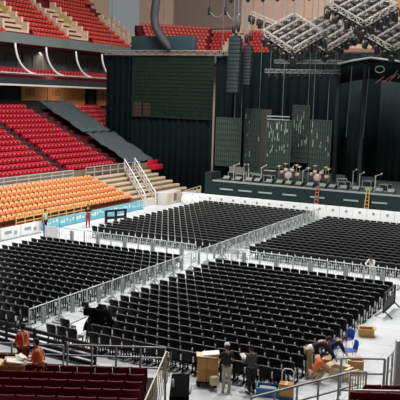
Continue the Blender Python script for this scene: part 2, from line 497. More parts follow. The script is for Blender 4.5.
# corner and end terraces
def terr_dir(o, ax, ay, n, width, z0, name, rows=9, rise=.5, ea=0, eb=0):
    """terrace starting at o, rows along ax, rising against ay (the way the seats face)"""
    b = MB(); rot = Matrix(((ax.x, ay.x, 0), (ax.y, ay.y, 0), (0, 0, 1)))
    for r in range(rows):
        wd = width + (ea + eb) * r; c = o + ax * (width + (eb - ea) * r) / 2 - ay * (.8 * r)
        h = rise * r + 1.0
        b.box((c.x, c.y, z0 + h / 2 - 1.0), (wd, .8, h), rot)
    struct(b.build(name, 'tread_red'))
D1 = V((1, 1, 0)).normalized(); N1 = V((1, -1, 0)).normalized()
CO = V((-55.0, 91.3, 0)); CE = CO + D1 * 8.6
EO = V((CE.x - .2, CE.y + .1, 0))
terr_dir(CO, D1, N1, 9, 8.6, 15.7, 'floor_corner_upper', eb=.33)
terr_dir(EO, X, -Y, 9, 11.2, 15.6, 'floor_end_upper', rows=8, ea=.33)
struct(MB().box((CO + D1 * 4.3 + V((0, 0, 15.2))), (8.6, .3, 1.1), Matrix(((D1.x, N1.x, 0), (D1.y, N1.y, 0), (0, 0, 1)))).build('wall_corner_fascia', 'upfascia'))
struct(MB().span((EO.x, EO.y - .45, 14.7), (EO.x + 11.2, EO.y - .15, 15.8)).build('wall_end_fascia', 'upfascia'))
# beige vomitory blocks with parapets in the upper tier
def vomitory(y0, y1, r0, r1, lab, m='beige'):
    t = thing('vomitory', lab, 'stair entrance', (UX, (y0 + y1) / 2, UZ), 0, 'beige stair entrances of the upper tier')
    for yy in (y0, y1):
        b = MB()
        for r in range(r0, r1): b.box((-UT * r, yy - (y0 + y1) / 2, UR * r + .55), (UT, .3, 1.25))
        b.build('parapet', 'cream', t)
    b = MB()
    for r in range(r0, r1): b.box((-UT * r, 0, UR * r + .12), (UT, y1 - y0 - .3, .3))
    b.build('steps', 'beige', t)
    MB().box((-UT * (r0 + r1) / 2, (y1 - y0) / 2 - .35, UR * (r0 + r1) / 2 + .35), (2.2, .2, 1.1), Matrix.Rotation(.55, 3, 'Y')).build('side_panel', m, t)
gaps = [(64.4, 68.6), (75.4, 79.6), (88.6, 91.3)]
vomitory(64.5, 68.4, 1, 9, 'beige stair entrance in the upper tier above the near balcony windows', 'yellow')
vomitory(75.5, 79.4, 1, 8, 'beige stair entrance with a yellow side panel in the upper tier', 'yellow')
vomitory(88.7, 91.2, 1, 7, 'beige stair entrance at the corner end of the upper tier', 'beige')
for r in range(16):
    x = UX - UT * r; y = 56.0
    while y < 91.4:
        if not any(a - .2 < y < b + .2 for a, b in gaps if True) or r > 9:
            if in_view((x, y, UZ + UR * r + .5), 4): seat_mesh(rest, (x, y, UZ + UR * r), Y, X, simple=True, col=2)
        y += .56
for r in range(8):
    for k in range(14 + int(.6 * r)):
        p = CO + D1 * (.9 + .56 * k) - N1 * (.8 * r)
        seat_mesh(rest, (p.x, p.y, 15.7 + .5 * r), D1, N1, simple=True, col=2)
for r in range(7):
    for k in range(-int(.58 * r), 19):
        p = EO + X * (.5 + .57 * k) + Y * (.8 * r)
        if 3.6 < .57 * k < 7.4 and False: continue
        if abs(p.x + 46.0) < 1.1: continue
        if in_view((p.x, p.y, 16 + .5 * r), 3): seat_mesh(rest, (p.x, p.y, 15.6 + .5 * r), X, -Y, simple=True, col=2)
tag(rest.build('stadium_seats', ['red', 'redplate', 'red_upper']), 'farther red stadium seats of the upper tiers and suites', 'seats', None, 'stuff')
# beige stair of the end tier
t = thing('vomitory', 'beige stair entrance in the end tier behind the speaker tower', 'stair entrance', (-46.0, EO.y, 15.6), 0, 'beige stair entrances of the upper tier')
b = MB()
for r in range(1, 8): b.box((0, .8 * r, .5 * r + .15), (1.5, .8, .3))
b.build('steps', 'beige', t)
for sx in (-.85, .85):
    b = MB()
    for r in range(1, 8): b.box((sx, .8 * r, .5 * r + .5), (.25, .8, 1.1))
    b.build('parapet', 'cream', t)

# ------------------------------------------------------------------ side tier fittings
def rail_run(name, label, a, b, h, m, n, rails=(1.0, .55, .12), pr=.035, cat='railing', rr=.03, group=None):
    a, b = V(a), V(b)
    t = thing(name, label, cat, a, 0, group)
    d = b - a
    for f in rails:
        MB().bar((0, 0, h * f), d + V((0, 0, h * f)), rr * 2).build('rail', m, t)
    for i in range(n + 1):
        p = d * (i / n)
        MB().bar(p, p + V((0, 0, h)), pr * 2).build('post', m, t)
    return t
rail_run('railing', 'silver railing along the walkway between orange and red seats', (-42.75, 44.5, 2.15), (-42.75, 58.6, 2.15), 1.0, 'steel', 9, rails=(1.0, .7, .4, .12), rr=.04)
rail_run('railing', 'silver railing below the red seats near the white stairs', (-42.75, 60.6, 2.15), (-42.75, 70.2, 2.15), 1.1, 'steel', 7, rr=.035)
# beige stepped end block
b = MB()
for r in range(7): b.span((-37.2 - .85 * r + .4, 60.6, 0), (-37.2 - .85 * r - .45, 71.2, .55 + .3 * r))
struct(b.build('floor_end_terrace', 'beige_dark'))
b = MB()
for r in range(7): b.span((-37.2 - .85 * r + .42, 60.6, .42 + .3 * r), (-37.2 - .85 * r + .36, 71.2, .57 + .3 * r))
for r in range(7): b.span((-37.2 - .85 * r + .4, 60.6, .55 + .3 * r), (-37.2 - .85 * r + .1, 71.2, .6 + .3 * r))
struct(b.build('trim_3', 'beige'))
# white metal stair
t = thing('metal_stairs', 'white metal stairs with handrails climbing to the red tier', 'stairs', (-36.6, 61.2, 0))
for s_ in (0, 1.9):
    MB().bar((0, s_, .15), (-5.6, s_ + 5.2, 2.75), .1, .3).build('stringer', 'dirty_white', t)
    MB().bar((0, s_, 1.15), (-5.6, s_ + 5.2, 3.75), .09).bar((0, s_, .7), (-5.6, s_ + 5.2, 3.3), .07).build('handrail', 'white', t)
    for k in range(5):
        f = k / 4
        MB().bar((-5.6 * f, s_ + 5.2 * f, .15 + 2.6 * f), (-5.6 * f, s_ + 5.2 * f, 1.15 + 2.6 * f), .08).build('post', 'white', t)
for k in range(10):
    f = (k + .5) / 10
    MB().box((-5.6 * f, .95 + 5.2 * f, .15 + 2.6 * f), (.35, 1.9, .06), Matrix.Rotation(0, 3, 'Z')).build('tread', 'beige', t)
# white box unit by the end block
t = thing('equipment_cabinet', 'pale beige cabinet on the floor before the stepped end block', 'cabinet', (-36.1, 64.8, 0))
MB().rbox((0, 0, .6), (.9, 3.0, 1.2), .04).build('body', 'dirty_white', t)
MB().box((.47, .3, .65), (.04, .5, .7)).build('door', 'beige_dark', t)
MB().box((.47, -.8, .65), (.04, .9, .8)).build('door', 'beige', t)
rail_run('railing', 'pale beige railing beside the cabinet at the stepped end block', (-35.5, 66.8, 0), (-36.2, 71.5, 0), 1.1, 'beige', 4)
# red sofa-like red crate near curtain
t = thing('red_bench', 'small red bench block at the foot of the black curtain', 'bench', (-41.85, 71.9, 2.35), 0)
MB().rbox((0, 0, .3), (.8, 1.9, .5), .05).build('seat', 'red', t); MB().rbox((-.35, 0, .75), (.2, 1.9, .5), .05).build('backrest', 'red', t)
# blue advertising boards
for i in range(7):
    y = 46.9 + 2.05 * i
    t = thing('advertising_board', 'teal blue board at foot of orange seats, %s from the near end' % nth(i + 1), 'board', (-36.25, y, 0), 0, 'teal blue boards below the orange seats')
    MB().box((0, 0, .42), (.08, 2.0, .7)).build('panel', 'board_blue', t)
    q = MB()
    for k in range(5): q.box((.045, -.75 + .37 * k + random.uniform(-.05, .05), .45 + random.uniform(-.1, .1)), (.02, random.uniform(.12, .28), random.uniform(.12, .3)))
    q.build('pale_print', 'board_mark', t)
    MB().box((0, 0, .05), (.3, 1.9, .08)).build('base', 'teal_base', t)
# white low boards and barrier at far left
for i, y in enumerate((39.9, 42.0, 44.1)):
    t = thing('low_board', 'white low board on the floor near orange seats, %s from the pale shirt' % nth(3 - i), 'board', (-35.9, y, 0), 0, 'white low boards at the edge of the floor')
    MB().box((0, 0, .45), (.1, 2.0, .8)).build('panel', 'white', t)
    q = MB(); q.box((.06, -.3, .5), (.02, .7, .2)).box((.06, .5, .4), (.02, .3, .25)); q.build('grey_print', 'plate', t)
    MB().box((0, 0, .05), (.5, 1.9, .1)).build('base', 'plate', t)
rail_run('yellow_railing', 'pale yellow railing in front of the lowest orange seats', (-36.75, 43.6, .62), (-36.75, 52.5, .62), .85, 'yellow', 9, rails=(1.0, .6, .25))
# grey cover sheets over seats
def sheet_thing(x0, x1, y0a, y1a, y0b, y1b, lab):
    rows = []
    n = 14
    for i in range(n + 1):
        f = i / n; x = x0 + (x1 - x0) * f
        r = (RX - x) / .85
        z = RZ + RR * r + 1.0
        y0 = y0a + (y0b - y0a) * f; y1 = y1a + (y1b - y1a) * f
        rows.append([(x, y0 + (y1 - y0) * j / 12, z + .06 * sin(j * 1.6 + i * .9) + .05 * sin(i * 2.1)) for j in range(13)])
    t = thing('cover_sheet', lab, 'cover sheet', (0, 0, 0), 0, 'grey sheets covering red seats')
    MB().sheet(rows, .05).build('sheet', 'cover', t)
    e = MB(); e.tube([V(r_[0]) for r_ in rows], .07, 6).tube([V(r_[-1]) for r_ in rows], .07, 6)
    e.build('hem', 'cover', t)
    MB().tube([V(p) for p in rows[-1]], .08, 6).build('front_hem', 'cover', t)
sheet_thing(-54.4, -48.6, 68.2, 73.4, 68.3, 73.3, 'grey cover sheet over red seats, the upper of two beside the stairway')
sheet_thing(-48.3, -43.1, 68.4, 73.4, 68.6, 73.4, 'grey cover sheet over red seats, the lower of two reaching the curtain foot')

# ------------------------------------------------------------------ curtains, screen, stage
def curtain(name, lab, x0, x1, y, z0, z1, m='curtain', amp=.12, wl=.75, skew=0.0):
    n = max(8, int((x1 - x0) / wl * 6)); rows = []
    for z in (z0, z0 + (z1 - z0) * .5, z1):
        f = (z - z0) / (z1 - z0)
        rows.append([(x0 + (x1 - x0) * i / n + skew * f, y + amp * (1.25 - .5 * f) * sin(2 * pi * (x1 - x0) * i / n / wl) + .04 * sin(i * .37), z) for i in range(n + 1)])
    t = thing(name, lab, 'curtain', ((x0 + x1) / 2, y, z0))
    o = MB().sheet([[V(p) - t.location for p in r] for r in rows], .04).build('cloth', m, t)
    MB().bar(V((x0 + skew, y, z1 + .06)) - t.location, V((x1 + skew, y, z1 + .06)) - t.location, .1).build('hanging_bar', 'truss_dark', t)
    return t
curtain('stage_curtain', 'tall black curtain hanging beside the mesh screen over the side tier', -49.6, -46.25, 74.0, .05, 14.22, 'curtain_side')
curtain('stage_curtain', 'wide black curtain hanging under the greenish mesh screen', -46.2, -36.35, 74.0, .02, 7.75)
curtain('stage_curtain', 'black curtain between the mesh screen and the hanging speakers', -36.2, -34.3, 74.2, .02, 14.22)
curtain('stage_curtain', 'very wide black backdrop curtain closing the rear of the stage', -39.5, -9.0, 82.5, 2.27, 15.2, amp=.16, wl=1.1)
# mesh screen
t = thing('mesh_screen', 'large dark greenish mesh screen hung below the silver truss', 'screen', (-41.2, 73.75, 7.8))
MB().box((0, .08, 3.25), (9.9, .04, 6.5)).build('backing', 'netting', t)
q = MB()
for k in range(24): q.box((-4.9 + 9.8 * k / 23, 0, 3.25), (.02, .05, 6.5))
for k in range(17): q.box((0, 0, .02 + 6.46 * k / 16), (9.9, .05, .02))
q.build('mesh', 'netting', t)
MB().bar((-4.95, 0, 6.5), (4.95, 0, 6.5), .1).bar((-4.95, 0, 0), (4.95, 0, 0), .08).build('frame', 'truss_dark', t)
for (x, z, w_, h_) in ((-4.2, .8, 1.0, 1.6), (-3.0, .8, .8, 1.4)): MB().box((x, .04, z), (w_, .03, h_)).build('patch', 'stair', t)

def truss(b, a, c, s=.4, chord=.05, web=.035, mi=0, seg=None):
    a, c = V(a), V(c); d = c - a; t_ = d.normalized()
    up_ = V((0, 0, 1)) if abs(t_.z) < .9 else V((0, 1, 0))
    x = t_.cross(up_).normalized(); y = x.cross(t_)
    cs = [(x * i + y * j) * s / 2 for i, j in ((-1, -1), (1, -1), (1, 1), (-1, 1))]
    for o in cs: b.bar(a + o, c + o, chord, mi=mi)
    n = seg or max(2, int(d.length / (s * 1.1)))
    for k in range(n):
        p, q_ = a + d * (k / n), a + d * ((k + 1) / n)
        for i in range(4):
            o1, o2 = cs[i], cs[(i + 1) % 4]
            b.bar(p + (o1 if k % 2 else o2), q_ + (o2 if k % 2 else o1), web, mi=mi)
            b.bar(p + o1, p + o2, web, mi=mi)
    return b
def moving_head(parent, p, s=1.0, name='lamp_head', flip=False):
    p = V(p)
    b = MB(); b.box(p + V((0, 0, -.06 * s)), (.3 * s, .26 * s, .12 * s)); b.box(p + V((-.19 * s, 0, -.25 * s)), (.05 * s, .14 * s, .34 * s)); b.box(p + V((.19 * s, 0, -.25 * s)), (.05 * s, .14 * s, .34 * s))
    rot = Matrix.Rotation(random.uniform(.2, 1.1), 3, 'X') @ Matrix.Rotation(random.uniform(-.5, .5), 3, 'Y')
    b.lathe([(.07 * s, .22 * s), (.13 * s, .16 * s), (.14 * s, -.1 * s), (.15 * s, -.22 * s)], p + V((0, 0, -.36 * s)), 10, rot)
    b.lathe([(.125 * s, -.215 * s), (.12 * s, -.235 * s)], p + V((0, 0, -.36 * s)), 10, rot, mi=1)
    return b.build(name, ['fixture', 'lens'], parent)
CEIL = 29.99
# silver truss over the screen
t = thing('lighting_truss', 'long silver truss carrying the mesh screen and side curtains', 'truss', (-49.8, 73.7, 14.64))
truss(MB(), (0, 0, 0), (15.4, 0, 0), .45).build('beam', 'truss_silver', t)
for x in (1, 7.5, 14.5): MB().bar((x, 0, .2), (x, 0, CEIL - 14.64), .05).build('hanging_chain', 'cable', t)
t = thing('pelmet_box', 'dark teal covered box resting above the silver truss', 'covered box', (-42.8, 74.7, 14.8))
MB().rbox((0, 0, .85), (7.7, .9, 1.6), .12).build('cover', 'teal_box', t)
MB().bar((-3.6, 0, .0), (3.6, 0, .0), .12).build('frame', 'truss_dark', t)
# cable duct
pts = [(-42.5, 72.9, 29.95), (-42.5, 72.9, 24), (-42.6, 72.9, 21.5), (-42.8, 72.9, 19.9), (-43.0, 72.9, 18.4), (-42.8, 72.9, 17.2), (-42.2, 72.95, 16.3), (-41.5, 73.0, 15.5), (-41.1, 73.05, 14.95)]
pts2 = []
for i in range(len(pts) - 1):
    for k in range(5):
        pts2.append(V(pts[i]).lerp(V(pts[i + 1]), k / 5))
pts2.append(V(pts[-1]))
tag(MB().tube(pts2, [.42 + .02 * (i % 2) for i in range(len(pts2) - 6)] + [.40, .37, .33, .28, .23, .18], 12).build('cable_duct', 'duct'), 'thick dark cable duct curving down to the silver truss', 'duct')

# PA hangs
def line_array(loc, n, w_, h_, lab, m, curve=.0):
    t = thing('line_array_speaker', lab, 'loudspeaker', loc)
    for i in range(n):
        yy = -.035 * curve * i * i
        rot = Matrix.Rotation(-.02 * curve * i, 3, 'X')
        b = MB().rbox((0, yy * .1, -h_ * (i + .5)), (w_, .62, h_ * .93), .03, 0, rot)
        b.build('cabinet', m, t)
    MB().box((0, 0, .1), (w_ * .8, .5, .18)).box((0, 0, .3), (w_ * .2, .2, .3)).build('flying_frame', 'truss_dark', t)
    MB().bar((-.25, 0, .2), (-.05, 0, CEIL - loc[2]), .045).bar((.25, 0, .2), (.05, 0, CEIL - loc[2]), .045).build('hanging_chain', 'cable', t)
    q = MB().lathe([(.05, 0), (.17, .1), (.17, .7), (.1, .85)], (-.22, 0, .4), 10).lathe([(.05, 0), (.17, .1), (.17, .7), (.1, .85)], (.24, 0, .55), 10)
    q.build('chain_hoist', 'black', t)
line_array((-31.72, 69, 15.75), 14, 1.2, .37, 'tall teal hanging line array speaker, the larger of two', 'pa', .3)
line_array((-30.85, 70.1, 14.95), 12, .85, .3, 'slim dark hanging line array speaker behind the teal one', 'pa_dark', .3)

# LED panels
def led_panel(x0, x1, y, z0, z1, lab, rz=0.0, side=0.0, streak=0, bar_top=False, cabs=(.3, .7)):
    w_, h_ = x1 - x0, z1 - z0
    t = thing('led_panel', lab, 'LED panel', ((x0 + x1) / 2, y, z0), rz, 'hanging LED mesh panels on the stage')
    MB().box((0, .09, h_ / 2), (w_, .05, h_)).build('backing', 'led_back', t)
    q = MB(); n = max(6, int(w_ / .22))
    for k in range(n + 1): q.box((-w_ / 2 + w_ * k / n, 0, h_ / 2), (.07, .06, h_))
    m_ = max(6, int(h_ / .5))
    for k in range(m_ + 1): q.box((0, 0, h_ * k / m_), (w_, .06, .06))
    q.build('mesh', 'led_bar', t)
    if side: MB().box((w_ / 2 + side / 2 - .02, .3, h_ / 2), (side, .1, h_), Matrix.Rotation(.5, 3, 'Z')).build('side_wing', 'led_side', t)
    if streak:
        for k in range(streak): MB().box((random.uniform(-.45, .45) * w_, -.045, random.uniform(.25, .92) * h_), (.06, .02, random.uniform(.2, .7))).build('light_streak', 'pale_streak', t)  # pale strips paint the light streaks that show through the mesh
    if bar_top:
        MB().bar((-w_ / 2, 0, h_ + .35), (w_ / 2 - .2, 0, h_ + .35), .1).bar((-w_ / 2, 0, h_ + .05), (w_ / 2 - .2, 0, h_ + .05), .08).build('hanging_bar', 'gaffer', t)
    for c in cabs:
        x = -w_ / 2 + w_ * c
        MB().bar((x, 0, h_), (x, 0, CEIL - z0), .055).build('hanging_cable', 'cable', t)
    return t
led_panel(-34.4, -31.7, 71.0, 3.4, 8.15, 'greenish hanging LED panel below the teal line array, nearest the curtain', cabs=(.72, .99))
led_panel(-32.0, -30.35, 72.6, 2.35, 9.1, 'tall dark hanging LED panel with a brownish side wing', side=1.0, streak=6, cabs=(.9,))
led_panel(-29.0, -26.5, 71.0, 3.5, 8.15, 'hanging LED panel with a pale bar above and painted light streaks', streak=34, bar_top=True, cabs=(.62,))
led_panel(-27.5, -25.8, 74.0, 4.0, 9.6, 'tall narrow LED panel with painted light streaks between two wider panels', streak=18, cabs=(.9,))
led_panel(-24.75, -22.7, 71.5, 3.6, 8.3, 'dark hanging LED panel right of the narrow streaked panel', streak=10, cabs=(.1, .8))
# side legs of the stage
curtain('stage_curtain', 'narrow dark curtain leg just past the last hanging LED panel', -22.4, -20.9, 76.0, 2.27, 13.6, 'curtain_grey')
curtain('stage_curtain', 'dark grey curtain leg at mid stage below the arched header', -20.3, -17.6, 79.5, 2.27, 13.5, 'curtain_grey')
curtain('stage_curtain', 'black curtain leg at the far right of the stage', -16.9, -13.0, 76.5, 2.27, 13.5)
# arched header
t = thing('stage_portal', 'black arched portal with a pale top edge on the stage', 'portal', (-19.8, 73.2, 2.257))
arc = [(-3.1, 11.35), (-1.6, 11.7), (0, 11.95), (1.4, 11.8), (4.5, 11.4), (7.0, 11.2)]
MB().tube([(x, 0, z) for x, z in arc], .1, 8).build('top_edge', 'led_arch', t)
q = MB()
q.sheet([[(x, .12, z - 1.9) for x, z in arc], [(x, .12, z - .05) for x, z in arc]], .1)
q.build('header', 'curtain', t)
for x in (-3.0, -.5): MB().bar((x, .2, 0), (x, .2, 11.3), .35).build('tower', 'truss_dark', t)
for x in (-1.95, -.3): MB().bar((x, .05, 4.5), (x + .2, .05, 11.2), .07).build('light_tube', 'cable', t)
q = MB()
for (x, z, s_) in ((1.0, 9.8, .5), (1.7, 9.9, .6), (2.3, 10.1, .5)): q.bar((x - .45, .02, z - .2), (x + .35, .02, z + .45), .16, .05)
q.build('red_pattern', 'redsign', t)
q = MB()
for (x, z) in ((2.3, 10.4), (3.0, 10.6), (3.6, 10.5)): q.bar((x - .4, .0, z - .5), (x + .25, .0, z + .45), .09, .05)
MB().tube([(.9 + .42 * cos(a), .0, 10.9 + .3 * sin(a)) for a in [2 * pi * k / 16 for k in range(17)]], .05, 6).build('pale_ring', 'gaffer', t)
q.build('pale_pattern', 'gaffer', t)

# stage
t = thing('stage', 'dark green fronted concert stage behind the white barricade', 'stage', (-20.5, 67.9, 0))
MB().span((-12.6, .05, 1.95), (12, 15.5, 2.25)).build('deck', 'stage_top', t)
MB().span((-13.0, 0, 0), (12, .12, 2.12)).build('front_panel', 'stage_face', t)
MB().span((-12.6, -.04, 2.12), (12, .1, 2.27)).build('front_edge', 'gaffer', t)
MB().span((-12.9, .12, 0), (-12.7, 15, 2.1)).build('side_panel', 'stage_face', t)
for x in (-31.6, -29.65, -27.6, -25.2, -22.5, -19.4, -16.85):
    MB().box((x + 20.5, -.05, 1.45), (1.35, .06, .13)).build('pale_slot', 'slot', t)
MB().span((-13.6, .3, 0), (-12.9, 2.4, 2.9)).build('side_wing', 'stage_face', t)
for i, x in enumerate((-22.5, -17.9)):
    q = thing('ladder', 'small yellow ladder leaning on the stage front, %s' % ('nearer the drums' if i == 0 else 'nearer the portal'), 'ladder', (x, 67.5, 0), 0, 'small ladders at the stage front')
    for s_ in (-.2, .2): MB().bar((s_, -.1, .0), (s_ * .6, .34, 2.5), .07).build('rail', 'carton_yellow' if i else 'redsign', q)
    b = MB()
    for k in range(7): b.bar((-.17, -.07 + .06 * k, .3 + .32 * k), (.17, -.07 + .06 * k, .3 + .32 * k), .05)
    b.build('rungs', 'carton_yellow', q)
# stage front monitors
mon = thing('stage_monitor', 'x', 'stage monitor', (0, 0, 0), 0, 'stage monitors along the stage front')
b = MB(); b.add([(-.35, -.25, 0), (.35, -.25, 0), (.35, .3, 0), (-.35, .3, 0), (-.35, -.2, .12), (.35, -.2, .12), (.35, .2, .42), (-.35, .2, .42), (-.35, .3, .38), (.35, .3, .38)],
  [(3, 2, 1, 0), (0, 1, 5, 4), (4, 5, 6, 7), (7, 6, 9, 8), (8, 9, 2, 3), (0, 4, 7, 8, 3), (1, 2, 9, 6, 5)])
b.build('cabinet', 'black', mon); MB().box((0, .0, .29), (.6, .42, .02), Matrix.Rotation(.62, 3, 'X')).build('grille', 'grid_grey', mon)
cpm = make_copier(mon)
xs = [-31.8 + 1.05 * i for i in range(17)]
for i, x in enumerate(xs):
    lab = 'black wedge monitor on the stage front edge, %s from the left curtain side' % nth(i + 1)
    p = (x + random.uniform(-.12, .12), 68.5 + random.uniform(-.1, .15), 2.257)
    if i == 0: mon.location = p; mon['label'] = lab
    else: cpm(p, random.uniform(-.2, .2), lab)
# flight cases and mic stands
case = thing('flight_case', 'x', 'flight case', (0, 0, 0), 0, 'flight cases on the stage')
MB().rbox((0, 0, .34), (.9, .6, .56), .02).build('body', 'rubber', case)
q = MB()
for sx in (-1, 1):
    for sy in (-1, 1): q.bar((sx * .45, sy * .3, .06), (sx * .45, sy * .3, .62), .05)
q.bar((-.45, -.3, .62), (.45, -.3, .62), .05).bar((-.45, .3, .62), (.45, .3, .62), .05).bar((-.45, -.3, .06), (.45, -.3, .06), .05)
q.build('edge_trim', 'gaffer', case)
q = MB()
for sx in (-.35, .35): q.box((sx, 0, .03), (.08, .5, .06))
q.build('wheels', 'black', case)
cpc = make_copier(case)
cs = [(-32.0, 70.3), (-30.9, 69.6), (-30.0, 70.75), (-29.2, 69.75), (-28.05, 69.85), (-20.6, 69.6), (-16.9, 70.0), (-31.2, 71.6), (-21.6, 72.2), (-19.0, 72.0)]
for i, (x, y) in enumerate(cs):
    lab = 'dark flight case with grey edges on stage, %s from the curtain side' % nth(i + 1)
    if i == 0: case.location = (x, y, 2.257); case['label'] = lab
    else: cpc((x, y, 2.257), random.uniform(-.6, .6), lab)
ms = thing('microphone_stand', 'x', 'microphone stand', (0, 0, 0), 0, 'microphone stands on the stage')
MB().lathe([(.2, 0), (.2, .02), (.04, .05)], (0, 0, 0), 12).build('base', 'gaffer', ms)
MB().bar((0, 0, .04), (0, 0, 1.4), .05).build('pole', 'steel', ms)
MB().bar((-.1, 0, 1.36), (.5, 0, 1.6), .045).ball((.54, 0, 1.62), .07, 8, 6).build('boom', 'steel', ms)
cps = make_copier(ms)
for i, (x, y) in enumerate([(-31.5, 69.2), (-30.4, 69.1), (-29.9, 69.1), (-28.55, 69.05), (-25.8, 69.06), (-24.4, 69.02), (-22.8, 69.02), (-20.5, 72), (-19.2, 69.6), (-17.7, 69.4)]):
    lab = 'pale microphone stand with boom on stage, %s from the curtain side' % nth(i + 1)
    if i == 0: ms.location = (x, y, 2.257); ms['label'] = lab
    else: cps((x, y, 2.257), random.uniform(-1.5, 1.5), lab)
def drum_kit(x, y, rz, lab):
    t = thing('drum_kit', lab, 'drum kit', (x, y, 2.257), rz, 'drum kits on the stage')
    rotx = Matrix.Rotation(pi / 2, 3, 'X')
    MB().rbox((0, 0, .2), (2.6, 1.8, .4), .03).build('riser', 'stage_face', t)
    MB().lathe([(.3, -.24), (.34, -.22), (.34, .22), (.3, .24)], (0, -.3, .76), 16, rotx).build('bass_drum', 'drum', t)
    for (a, bb, c, r) in ((-.35, -.15, 1.25, .19), (.3, -.15, 1.25, .19), (.75, .1, .85, .24), (-.8, .1, 1.0, .2)):
        MB().lathe([(r * .9, -.14), (r, -.12), (r, .12), (r * .9, .14)], (a, bb, c), 14).build('drum', 'drum', t)
    for (a, bb, c) in ((-1.0, -.2, 1.6), (1.0, -.2, 1.65), (-.55, .3, 1.8), (.55, .3, 1.75)):
        MB().lathe([(.26, 0), (.1, .02), (.03, .06)], (a, bb, c), 14, Matrix.Rotation(.25, 3, 'X')).bar((a, bb, .4), (a, bb, c), .04).build('cymbal', 'cymbal', t)
    MB().lathe([(.17, .0), (.18, .05), (.16, .08)], (0, .55, .95), 12).bar((0, .55, .4), (0, .55, .95), .06).build('stool', 'black', t)
drum_kit(-26.2, 70.38, .05, 'pale pink drum kit on a low riser, the one nearer the curtain side')
drum_kit(-23.3, 70.38, -.05, 'pale pink drum kit on a low riser, the one nearer the portal')
t = thing('keyboard', 'pale keyboard on a stand at the middle of the stage', 'keyboard', (-28.3, 70.6, 2.28))
MB().rbox((0, 0, .95), (1.3, .36, .12), .02).build('body', 'shirt_grey', t); MB().box((0, -.08, 1.02), (1.2, .16, .02)).build('keys', 'paper', t)
MB().bar((-.45, 0, 0), (.45, 0, .9), .05).bar((.45, 0, 0), (-.45, 0, .9), .05).build('stand', 'black', t)
t = thing('stage_ramp', 'long low grey platform lying on the stage before the portal', 'platform', (-19.5, 70.9, 2.257))
MB().rbox((0, 0, .1), (4.2, .9, .2), .02).build('deck', 'stage_top', t); MB().box((0, -.46, .17), (4.2, .03, .08)).build('edge_strip', 'gaffer', t)

# stage lighting trusses with fixtures
def bar_truss(x0, x1, y, z, lab, m='truss_dark', n=9):
    t = thing('lighting_truss', lab, 'truss', (x0, y, z))
    truss(MB(), (0, 0, 0), (x1 - x0, 0, 0), .34).build('beam', m, t)
    for k in range(n):
        moving_head(t, ((x1 - x0) * (k + .5) / n, 0, -.17), .9)
    for x in (.5, x1 - x0 - .5): MB().bar((x, 0, .15), (x, 0, CEIL - z), .04).build('hanging_chain', 'cable', t)
bar_truss(-29.8, -22.9, 74.5, 13.85, 'upper dark lighting truss with a row of lamps over mid stage', 'grid_grey')
bar_truss(-30.0, -22.5, 72.6, 12.85, 'lower dark lighting truss with a row of lamps over mid stage', 'grid_grey', n=10)
bar_truss(-23.0, -10.0, 81.5, 15.0, 'rear dark truss along the top of the wide backdrop curtain', n=6)
struct(MB().span((-34, 82.7, 15.35), (-9, 83.0, 15.7)).build('trim_4', 'brown'))

# diamond light rigs
def rig(c, hw, hl, tilt, yaw, lab, rows=4, heads=16, m='truss_silver'):
    t = thing('light_rig', lab, 'light rig', c, yaw, 'diamond shaped light rigs under the roof')
    rot = Matrix.Rotation(tilt, 3, 'X')
    def P(a, b_): return rot @ V((a * hw, b_ * hl, 0))
    cor = [P(-1, 0), P(0, -1), P(1, 0), P(0, 1)]
    for i in range(4):
        truss(MB(), cor[i], cor[(i + 1) % 4], .36, .06, .05).build('frame_side', m, t)
    for k in range(1, rows):
        f = k / rows
        truss(MB(), cor[0].lerp(cor[1], f), cor[3].lerp(cor[2], f), .3, .06, .045).build('cross_beam', m, t)
    cnt = 0
    for i in range(rows + 1):
        for j in range(rows + 1):
            p = cor[0].lerp(cor[1], i / rows).lerp(cor[3].lerp(cor[2], i / rows), j / rows)
            moving_head(t, p + V((random.uniform(-.15, .15), 0, -.16)), 1.7)
            if i < rows and j < rows:
                for fa, fb in ((.5, .35), (.15, .6), (.8, .75)): moving_head(t, p + (cor[1] - cor[0]) * (fa / rows) + (cor[3] - cor[0]) * (fb / rows) + V((0, 0, .12 - .3 * fa)), 1.5)
    for p in cor:
        MB().bar(p, p + V((0, 0, CEIL - c[2] - p.z)), .04).build('hanging_chain', 'cable', t)
rig((-23.4, 62.2, 15.6), 2.4, 2.3, .75, .35, 'silver light rig hanging lowest, at the inner end of the cluster')
rig((-23.0, 69.4, 16.3), 2.5, 2.4, .75, .4, 'silver diamond light rig second along, above the arched portal')
rig((-17.8, 62.5, 17.75), 2.6, 2.4, .75, .4, 'silver diamond light rig hanging highest, cut by the photo top')
rig((-17.2, 69.4, 16.3), 2.6, 2.4, .75, .4, 'silver diamond light rig at the far right end of the cluster')
t = thing('lighting_truss', 'slanting silver truss with hanging lamps at the inner end of rigs', 'truss', (-31.25, 71.5, 18.3))
truss(MB(), (0, 0, 0), (4.8, 0, -1.88), .34, .06, .045).build('beam', 'truss_silver', t)
for k in range(6): moving_head(t, (4.4 * k / 5, 0, -.2 - 1.75 * k / 5), 1.5)
for k in (0, 1): MB().bar((4.4 * k, 0, -1.7 * k), (4.4 * k, 0, CEIL - 18.3), .04).build('hanging_chain', 'cable', t)
# dark drop lamps at the top
for i, x in enumerate((-28.1, -26.6, -25.3, -24.05, -22.7, -21.4, -18.8, -15.8)):
    t = thing('drop_lamp', 'dark teardrop lamp hanging from the roof, %s from the speaker tower' % nth(i + 1), 'pendant lamp', (x, 60, 17.85), 0, 'dark teardrop lamps under the roof')
    MB().lathe([(.05, 0), (.16, .12), (.2, .4), (.2, .9), (.1, 1.3), (.04, 1.4)], (0, 0, 0), 12).build('lamp_body', 'pa_dark', t)
    MB().bar((0, 0, 1.38), (0, 0, CEIL - 17.85), .03).build('cord', 'cable', t)
